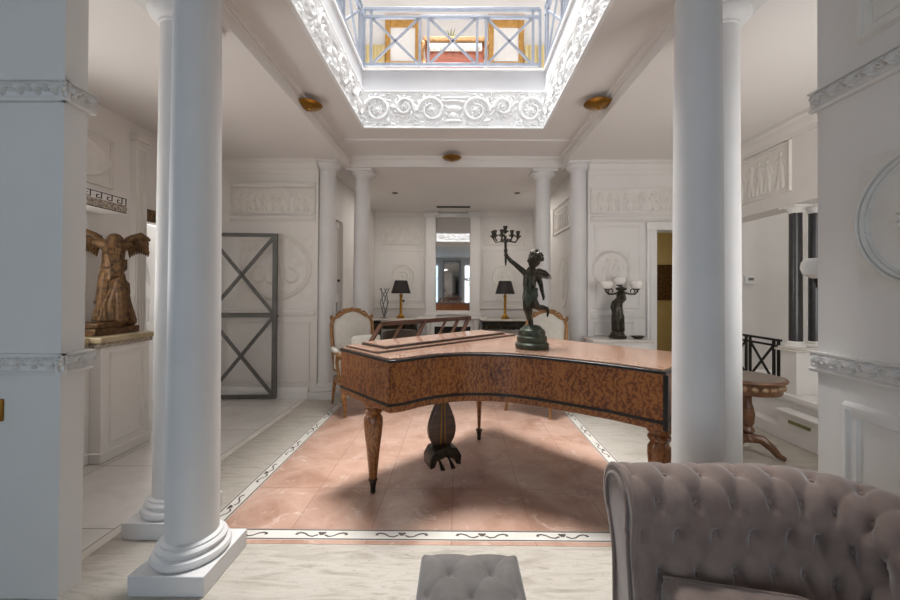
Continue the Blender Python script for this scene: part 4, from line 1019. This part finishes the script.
g.tube([cq(535, 274), cq(539, 279, .01), cq(541, 285, .01), cq(541.5, 291, -.01), cq(542.3, 294, -.01)], [.025, .022, .018, .015, .011], 10, round_ends=True)
g.tube([cq(542.3, 294, -.01), cq(543, 297.5, -.012)], [.014, .011], 8, round_ends=True)
for k in range(4): g.tube([cq(542.4 + k * .45, 297, -.016 + .004 * k), cq(542.2 + k * .5, 300, -.018 + .004 * k)], [.0055, .004], 6, round_ends=True)
g.tube([cq(528, 300), cq(527.5, 308), cq(529, 316), cq(530.5, 322), cq(531, 325)], [.042, .035, .024, .021, .015], 12, round_ends=True)
g.tube([cq(531, 325), cq(529, 326.2, -.02), cq(527.5, 326.8, -.035)], [.019, .016, .010], 8, round_ends=True)
g.tube([cq(532, 300), cq(534.5, 305, -.01), cq(538.5, 307.5, .01), cq(544, 308, .03), cq(548, 308.6, .035)], [.040, .034, .024, .021, .013], 12, round_ends=True)
g.tube([cq(548, 308.6, .035), cq(549, 312.5, .038), cq(548.4, 316.5, .036)], [.014, .012, .008], 8, round_ends=True)
body = fused('cherub_body', g, 'bronze', t, .0045, 3)
g = G(); rr = random.Random(9)
for k in range(46):
    a = rr.uniform(0, 2 * pi); b = rr.uniform(-.25, 1.35); r = .050
    c = cq(534.6, 259); g.ball((c[0] + .004 + r * cos(b) * cos(a) * (1 if cos(a) > 0 or b > .5 else .8), c[1] + r * cos(b) * sin(a), c[2] + .006 + r * 1.1 * sin(b)), rr.uniform(.012, .019), 8, 6)
fused('curly_hair', g, 'bronze', body, .004, 1)
g = G()
for k in range(9):
    u = k / 8; g.tube([cq(525.5 + 8.5 * u, 290 + 2 * sin(u * 5), -.042), cq(525 + 9.5 * u, 297 + 2 * sin(u * 4), -.050), cq(525.5 + 8 * u, 305 - 4 * u + 2 * sin(k), -.044)], [.012, .016, .006], 8)
    g.tube([cq(525.5 + 8.5 * u, 290, .04), cq(525 + 9.5 * u, 298, .046), cq(525.5 + 8 * u, 305 - 3 * u, .04)], [.012, .016, .006], 8)
g.tube([cq(524.2, 285, -.04), cq(527, 290, -.054), cq(533, 292, -.05), cq(536, 289, -.02)], .011, 8)
g.tube([cq(526, 275, -.04), cq(529, 281, -.054), cq(534, 289, -.048)], .007, 8)
obj('drapery', g, 'greenbronze', body)
for sg, dy in ((1, .05), (.8, .11)):
    g = G()
    for row in range(2):
        for k in range(6):
            u = k / 5; g.tube([cq(537 + 2 * u, 271 + 2 * u + row * 2, dy - .01), cq(541 + 5 * u * sg, 270.5 + 3 * u + row * 2.6, dy + .015), cq(545 + 9 * u * sg, 274 + 2.5 * u + row * 2 - 3 * (1 - u), dy + .03)], [.010, .016, .005], 8, flat=.45)
    g.tube([cq(535.5, 274, dy - .02), cq(540, 269.5, dy), cq(547, 271, dy + .02), cq(552, 275, dy + .03)], [.014, .014, .010, .005], 8)
    obj('wing', g, 'bronze', body)
cd = G(); cd.tube([cq(505.5, 266), cq(505.5, 262), cq(505.3, 250), cq(505, 240), cq(504.8, 236)], [.004, .008, .010, .009, .012], 10); cd.ball(cq(505.4, 251), (.014, .014, .02)); cd.ball(cq(505, 241.5), (.022, .022, .012))
can = obj('candelabrum_stem', cd, 'bronze', t)
def cup(g, c, r=.017):
    g.lathe([(.008, -.02), (.014, -.012), (r * 1.5, -.004), (r * 1.5, 0), (r * .6, .002), (r * .8, .02), (r, .034), (r * .7, .036)], c, 14)
for px, py, yy in ((492.8, 236, .0), (495.5, 233.5, .075), (513.0, 233.5, .075), (517.6, 236, .0), (500, 236.5, -.09)):
    g = G(); e = Vector(cq(px, py, yy)); c = Vector(cq(505, 241)); m1 = c.lerp(e, .35) + Vector((0, 0, -.016)); m2 = c.lerp(e, .8) + Vector((0, 0, -.04)); 
    g.tube([c, m1, m2, e + Vector((0, 0, -.018))], [.006, .0065, .006, .006], 8); cup(g, e); q = m1 + Vector((0, 0, .012)); g.ball(q, .007, 8, 6); obj('candle_arm', g, 'bronze', can)
g = G(); cup(g, cq(504.8, 231), .018); obj('candle_cup', g, 'bronze', can)

# ------------------------------------------------------------------ right console with three-globe lamp
t = thing('console_cabinet', 'white cabinet with pale marble top against the right back wall', 'cabinet', (1.96, 4.75, 0))
g = G(); g.box(1.63, 2.30, 4.60, 4.93, .02, .795); obj('body', g, 'white', t, bevel=.004)
g = G(); g.box(1.66, 2.27, 4.585, 4.60, .62, .77); dr = obj('drawer', g, 'white', t, bevel=.004)
g = G(); g.tube([(1.90, 4.583, .70), (1.91, 4.565, .69), (1.965, 4.56, .685), (2.02, 4.565, .69), (2.03, 4.583, .70)], .008, 8); obj('handle', g, 'blackiron', dr)
g = G(); g.box(1.67, 1.96, 4.588, 4.60, .06, .6); obj('door', g, 'white', t, bevel=.004)
g = G(); g.box(1.97, 2.26, 4.588, 4.60, .06, .6); obj('door', g, 'white', t, bevel=.004)
g = G(); g.box(1.60, 2.33, 4.57, 4.935, .796, .83); obj('marble_top', g, 'whitemarble', t, bevel=.006)
LXX, LYY, LZ = 1.965, 4.75, .831; LS = .01234
def lq(px, py, y=0): return (LXX + (px - 618.5) * LS, LYY + y, LZ + (336 - py) * LS)
t = thing('figure_lamp', 'dark bronze draped woman lamp carrying three white glass globes on the white cabinet', 'lamp', (LXX, LYY, LZ))
g = G(); g.lathe([(.105, 0), (.108, .015), (.10, .03), (.085, .04), (.082, .06), (.07, .075), (.06, .095), (.03, .097)], (LXX, LYY, LZ), 32); obj('base', g, 'bronze', t)
g = G()
g.tube([lq(618.5, 326), lq(618, 318), lq(618, 312), lq(618.5, 307), lq(618.3, 302), lq(618.8, 299)], [.072, .070, .066, .056, .062, .045], 14, round_ends=True)
g.tube([lq(616, 328), lq(616, 318, -.03)], [.045, .045], 10, round_ends=True); g.tube([lq(621.5, 328), lq(620.5, 314, -.03)], [.05, .045], 10, round_ends=True)
g.tube([lq(619, 299), lq(620, 296)], [.026, .024], 8, round_ends=True); g.ball(lq(620.6, 293.8), (.042, .046, .052)); g.ball(lq(619.4, 293.4, -.042), (.008, .012, .012)); g.ball(lq(622.5, 292.5, .03), .03)
g.tube([lq(622.5, 300), lq(625.2, 297, -.01), lq(624.5, 292.5, -.01), lq(622.8, 289)], [.024, .022, .018, .014], 8, round_ends=True)
g.tube([lq(614.5, 300), lq(612.8, 305), lq(613.2, 310, -.03), lq(615, 313, -.05)], [.024, .021, .018, .014], 8, round_ends=True)
for k in range(9): u = k / 8; g.tube([lq(614 + 9 * u, 328, -.05 + .02 * cos(k)), lq(614.5 + 7.5 * u, 316, -.06 + .012 * sin(k * 2)), lq(615.5 + 6 * u, 305, -.05)], [.012, .010, .007], 6)
fused('draped_figure', g, 'bronze', t, .0065, 2)
g = G(); g.lathe([(.012, -.02), (.03, -.01), (.06, .0), (.066, .02), (.05, .03), (.02, .04)], lq(622, 288), 20); g.cyl(lq(622, 290), lq(622, 284), .012); cr = obj('lamp_bracket', g, 'bronze', t)
for cx_, cy_, yy in ((607, 287.5, -.02), (637, 287.5, -.02), (622, 283.5, .05)):
    e = Vector(lq(cx_, cy_, yy)); c = Vector(lq(622, 288.5)); g = G(); sx = 1 if e.x > c.x else -1
    if abs(e.x - c.x) > .05:
        g.tube([c, c + Vector((sx * .05, 0, -.03)), c.lerp(e, .55) + Vector((0, 0, -.05)), c.lerp(e, .85) + Vector((0, 0, -.055)), e + Vector((sx * .01, 0, -.02)), e + Vector((0, 0, .0))], [.014, .013, .012, .012, .012, .014], 8)
        q = c.lerp(e, .72) + Vector((0, 0, -.015)); g.tube([q + Vector((.025 * cos(a), 0, .025 * sin(a))) for a in [i * .7 - 1 for i in range(8)]], .008, 6)
    g.lathe([(.018, -.01), (.034, 0), (.034, .006), (.01, .008)], e, 16); ar = obj('arm', g, 'bronze', t)
    g = G(); g.lathe([(.03, .007), (.055, .02), (.072, .05), (.074, .075), (.064, .098), (.066, .10), (.078, .076), (.076, .05), (.058, .016), (.03, .005)], e, 28); obj('glass_globe', g, 'globe', ar)
g = G(); g.lathe([(.03, 0), (.05, .005), (.085, .03), (.09, .035), (.086, .035), (.05, .012), (.01, .009)], (2.19, 4.70, .8305), 28, 1, .7); g.ball((2.19, 4.70, .85), (.06, .04, .018))
tag(obj('bowl', g, 'bronze', smooth=50), 'small black oval bowl on the white cabinet beside the three-globe lamp', 'bowl')

# ------------------------------------------------------------------ fireplace, mirror, consoles and lamps in the far room
t = thing('fireplace', 'white fireplace with black firebox on the far wall', 'fireplace', (-.11, 8.2, 0))
g = G(); g.box(-.76, -.50, 8.16, 8.298, 0, .79); g.box(.27, .53, 8.16, 8.298, 0, .79); g.box(-.50, .27, 8.16, 8.298, .645, .79); obj('surround', g, 'white', t, bevel=.006)
g = G(); g.box(-.86, .627, 8.12, 8.298, .805, .845); g.box(-.81, .58, 8.13, 8.298, .79, .805); obj('mantel_shelf', g, 'white', t, bevel=.008)
g = G(); g.box(-.50, .27, 8.24, 8.298, 0, .645); obj('firebox', g, 'black', t, smooth=0)
for x in (-.63, .40): g = G(); g.tube([(x, 8.155, .05), (x, 8.15, .55), (x, 8.14, .70), (x, 8.145, .78)], [.06, .05, .075, .09], 12); obj('corbel', g, 'white', t)
t = thing('overmantel_mirror', 'tall mirror between white pilasters above the fireplace', 'mirror', (-.11, 8.25, .846))
g = G(); g.box(-.47, .245, 8.27, 8.29, .98, 2.98); obj('mirror_pane', g, 'mirror', t, smooth=0)
for x in (-.585, .36):
    g = G(); g.box(x - .105, x + .105, 8.18, 8.298, .846, 2.97); g.box(x - .125, x + .125, 8.16, 8.298, .846, .93); g.box(x - .13, x + .13, 8.155, 8.298, 2.97, 3.0); g.box(x - .16, x + .16, 8.125, 8.298, 3.0, 3.045); g.box(x - .15, x + .15, 8.135, 8.298, 3.045, 3.085); obj('pilaster', g, 'white', t, bevel=.006)
g = G(); g.box(-.48, .255, 8.22, 8.298, .90, .98); g.box(-.48, .255, 8.22, 8.298, 2.98, 3.06); obj('frame_rail', g, 'white', t, bevel=.004)
t = thing('wall_mirror', 'framed mirror on the wall between the windows, seen only in reflection', 'mirror', (-.35, -3.09, 1.0))
g = G(); frame(g, -.78, .12, -3.1, -3.07, .07, 0, 0); g = G()
for a in ((-.78, -.70, .85, 2.95), (.06, .14, .85, 2.95)): g.box(a[0], a[1], -3.098, -3.05, a[2], a[3])
for a in ((.85, .93), (2.87, 2.95)): g.box(-.70, .06, -3.098, -3.05, a[0], a[1])
obj('frame', g, 'railing', t, bevel=.006); g = G(); g.box(-.70, .06, -3.095, -3.075, .93, 2.87); obj('mirror_pane', g, 'mirror', t, smooth=0)
def console(x0, x1, label):
    t = thing('console_table', label, 'console table', ((x0 + x1) / 2, 7.9, 0))
    g = G(); g.box(x0, x1, 7.68, 8.10, .80, .835); obj('marble_top', g, 'whitemarble', t, bevel=.008)
    g = G(); g.box(x0 + .04, x1 - .04, 7.73, 8.08, .66, .80); obj('apron', g, 'bronze', t)
    g = G(); g.relief((x0 + .04, 7.73, .63), (1, 0, 0), (0, 0, 1), (0, -1, 0), x1 - x0 - .08, .165, .008, acanthus(.14, .03)); obj('carved_apron', g, 'bronze', t)
    for x in (x0 + .09, x1 - .09):
        for y in (7.77, 8.03): g = G(); g.tube([(x, y, .66), (x, y - .03, .5), (x, y + .02, .2), (x, y, 0)], [.05, .045, .03, .04], 10); obj('leg', g, 'bronze', t)
console(.46, 1.54, 'dark carved console table with pale top right of the fireplace')
console(-1.73, -.80, 'dark carved console table with pale top left of the fireplace')
def tlamp(x, label):
    t = thing('table_lamp', label, 'table lamp', (x, 7.9, .8355))
    g = G(); g.box(-.085, .085, -.085, .085, 0, .03); g.box(-.065, .065, -.065, .065, .03, .055); obj('base', g, 'brass', t, bevel=.006, rel=False)
    g = G(); g.lathe([(.055, .055), (.045, .075), (.032, .09), (.028, .10), (.026, .44), (.034, .45), (.038, .47), (.02, .49), (.012, .52), (.012, .58)], n=20); obj('stem', g, 'brass', t, rel=False)
    g = G(); g.lathe([(.20, .51), (.125, .775), (.12, .775), (.195, .51)], n=32, cap=False); obj('lamp_shade', g, 'blackshade', t, rel=False)
tlamp(-1.17, 'brass table lamp with black shade, left of the fireplace'); tlamp(.965, 'brass table lamp with black shade, right of the fireplace')
g = G(); 
for k in range(5):
    a = k * 1.26; g.tube([(-1.50, 7.85, .84), (-1.50 + .05 * cos(a), 7.85 + .05 * sin(a), .98), (-1.50 + .09 * cos(a + 1), 7.85 + .09 * sin(a + 1), 1.16), (-1.50 + .05 * cos(a + 2), 7.85 + .05 * sin(a + 2), 1.32), (-1.50 + .10 * cos(a + 3), 7.85 + .10 * sin(a + 3), 1.45)], .008, 6)
g.lathe([(.08, .8355), (.08, .85), (.02, .86)], (-1.5, 7.85, 0), 20)
tag(obj('wire_candlestick', g, 'iron'), 'twisted grey wire candlestick on the left console beside the lamp', 'candlestick')
g = G(); g.box(-1.26, -1.12, 8.275, 8.298, 1.12, 1.23); o = obj('thermostat', g, 'plastic', bevel=.004); tag(o, 'white wall thermostat behind the left table lamp', 'thermostat')
g = G(); g.box(-1.24, -1.15, 8.27, 8.275, 1.16, 1.20); obj('display', g, 'black', o)
t = thing('stool', 'low brown leather tub seat between the left armchair and the fireplace', 'stool', (-1.0, 6.6, 0))
g = G(); g.lathe([(.22, .14), (.26, .18), (.27, .40), (.25, .44), (.1, .45)], (-1.0, 6.6, 0), 32); obj('seat', g, 'brownleather', t)
P = []
for i in range(25):
    a = radians(20 + i * 320 / 24 + 110); r0, r1 = .23, .29; h = .76 - .10 * (1 + cos(radians(i * 320 / 24 + 20))) / 2
    P.append([(-1.0 + r * cos(a), 6.6 + r * sin(a), z) for r, z in ((r0, .40), (r0, h - .02), ((r0 + r1) / 2, h), (r1, h - .02), (r1, .16), (r0, .16))])
g = G(); g.grid(P); obj('backrest', g, 'brownleather', t, smooth=60)
for k in range(4): a = k * pi / 2 + .78; g = G(); g.tube([(-1 + .2 * cos(a), 6.6 + .2 * sin(a), 0), (-1 + .2 * cos(a), 6.6 + .2 * sin(a), .15)], [.015, .022], 10); obj('leg', g, 'blackwood', t)

# ------------------------------------------------------------------ right wing
t = thing('round_table', 'small round wooden pedestal table with patterned top behind the right columns', 'table', (2.505, 3.35, 0))
cx, cy = 2.505, 3.35
g = G(); g.lathe([(.272, .655), (.28, .665), (.272, .678), (.24, .678)], (cx, cy, 0), 48); tp = obj('tabletop', g, 'tablewood', t)
g = G(); g.lathe([(.255, .6785), (.255, .681)], (cx, cy, 0), 48); obj('inlaid_top', g, 'tabletop', tp)
g = G(); g.lathe([(.236, .555), (.242, .565), (.242, .655)], (cx, cy, 0), 48); obj('apron', g, 'tablewood', t)
g = G()
for k in range(22):
    a = 2 * pi * k / 22; g.ball((cx + .243 * cos(a), cy + .243 * sin(a), .61), (.014 if abs(cos(a)) > .7 else .03, .014 if abs(sin(a)) > .7 else .03, .022), 8, 6)
obj('carved_rosettes', g, 'carving', t)
g = G(); g.lathe([(.05, .12), (.065, .15), (.05, .17), (.035, .19), (.055, .21), (.05, .23), (.036, .25), (.05, .28), (.056, .36), (.045, .42), (.034, .45), (.034, .52), (.06, .555)], (cx, cy, 0), 24); obj('pedestal', g, 'tablewood', t)
for k in range(3):
    a = radians(-35 + 120 * k); g = G(); d = Vector((cos(a), sin(a), 0)); c = Vector((cx, cy, 0))
    g.tube([c + d * .03 + Vector((0, 0, .15)), c + d * .10 + Vector((0, 0, .15)), c + d * .17 + Vector((0, 0, .09)), c + d * .21 + Vector((0, 0, .04)), c + d * .255 + Vector((0, 0, .019))], [.04, .04, .032, .026, .018], 10); obj('foot', g, 'tablewood', t)
def black_col(x, y, label):
    t = thing('marble_column', label, 'column', (x, y, .862))
    g = G(); g.lathe([(.085, 0), (.09, .012), (.082, .025), (.072, .03), (.075, .045), (.066, .058)], n=28); obj('base', g, 'white', t, rel=False)
    g = G(); g.lathe([(.056, .058), (.053, 1.33)], n=28); obj('shaft', g, 'blackmarble', t, rel=False)
    g = G(); g.lathe([(.056, 1.33), (.062, 1.34), (.058, 1.35), (.07, 1.37), (.088, 1.385)], n=28); g.box(-.09, .09, -.09, .09, 1.385, 1.406); obj('capital', g, 'white', t, rel=False)
black_col(3.37, 3.86, 'slim black marble column by the stairs, the left one of the pair'); black_col(3.565, 3.86, 'slim black marble column by the stairs, the right one partly cut by the wall edge')
t = thing('pedestal', 'white square pedestal under the pair of black columns', 'pedestal', (3.45, 3.85, .41))
g = G(); g.box(3.29, 3.68, 3.76, 3.95, .4105, .82); obj('block', g, 'white', t, bevel=.004)
g = G(); g.box(3.25, 3.70, 3.73, 3.98, .82, .84); g.box(3.27, 3.69, 3.75, 3.96, .84, .8615); obj('cap_moulding', g, 'whitemarble', t, bevel=.006)
t = thing('stair_railing', 'black iron stair railing with crossed panel beside the black columns', 'railing', (3.34, 4.3, .41))
for z in (.905, .845, .46): g = G(); g.bar((3.34, 4.0, z), (3.34, 4.95, z), .03 if z > .9 else .02, .022); obj('rail', g, 'blackiron', t)
ys = (4.03, 4.09, 4.42, 4.48, 4.86)
for y in ys: g = G(); g.bar((3.34, y, .411), (3.34, y, .90), .022, .022, (0, 1, 0)); obj('post', g, 'blackiron', t)
for a, b in ((4.09, 4.42), (4.48, 4.86)): g = G(); g.bar((3.34, a, .46), (3.34, b, .845), .016, .02); g.bar((3.34, a, .845), (3.34, b, .46), .016, .02); obj('cross_bars', g, 'blackiron', t)
g = G(); g.box(3.086, 3.0995, 3.40, 3.62, .185, .215); tag(obj('floor_vent', g, 'vent', bevel=.003), 'greenish brass vent grille in the low step under the black columns', 'vent')
g = G(); g.box(3.70, 3.82, 4.97, 4.998, 1.51, 1.61); o = obj('thermostat', g, 'plastic', bevel=.004); tag(o, 'white thermostat with grey display on the stair wall by the right column', 'thermostat')
g = G(); g.box(3.735, 3.80, 4.965, 4.97, 1.555, 1.59); obj('display', g, 'screen', o)
t = thing('wall_sconce', 'white glass sconce peeking out behind the near right wall edge', 'sconce', (1.77, 1.815, 1.42))
g = G(); g.lathe([(.012, -.05), (.025, -.046), (.052, -.028), (.062, .0), (.058, .03), (.045, .048), (.035, .05), (.05, .02), (.052, 0), (.04, -.025), (.01, -.035)], (1.765, 1.905, 1.52), 28); obj('glass_shade', g, 'globe', t)
g = G(); g.tube([(1.78, 1.82, 1.42), (1.775, 1.86, 1.40), (1.768, 1.90, 1.43), (1.765, 1.905, 1.475)], [.012, .009, .008, .014], 10); g.cyl((1.78, 1.8155, 1.42), (1.78, 1.825, 1.42), .03); obj('bracket', g, 'blackiron', t)
g = G(); g.box(-2.14, -2.055, 1.728, 1.74, .80, .90); o = obj('wall_switch', g, 'brass', bevel=.003); tag(o, 'small brass switch plate at the left edge of the bluish pier', 'switch')
g = G(); g.box(-2.105, -2.085, 1.715, 1.728, .835, .865); obj('toggle', g, 'brass', o)
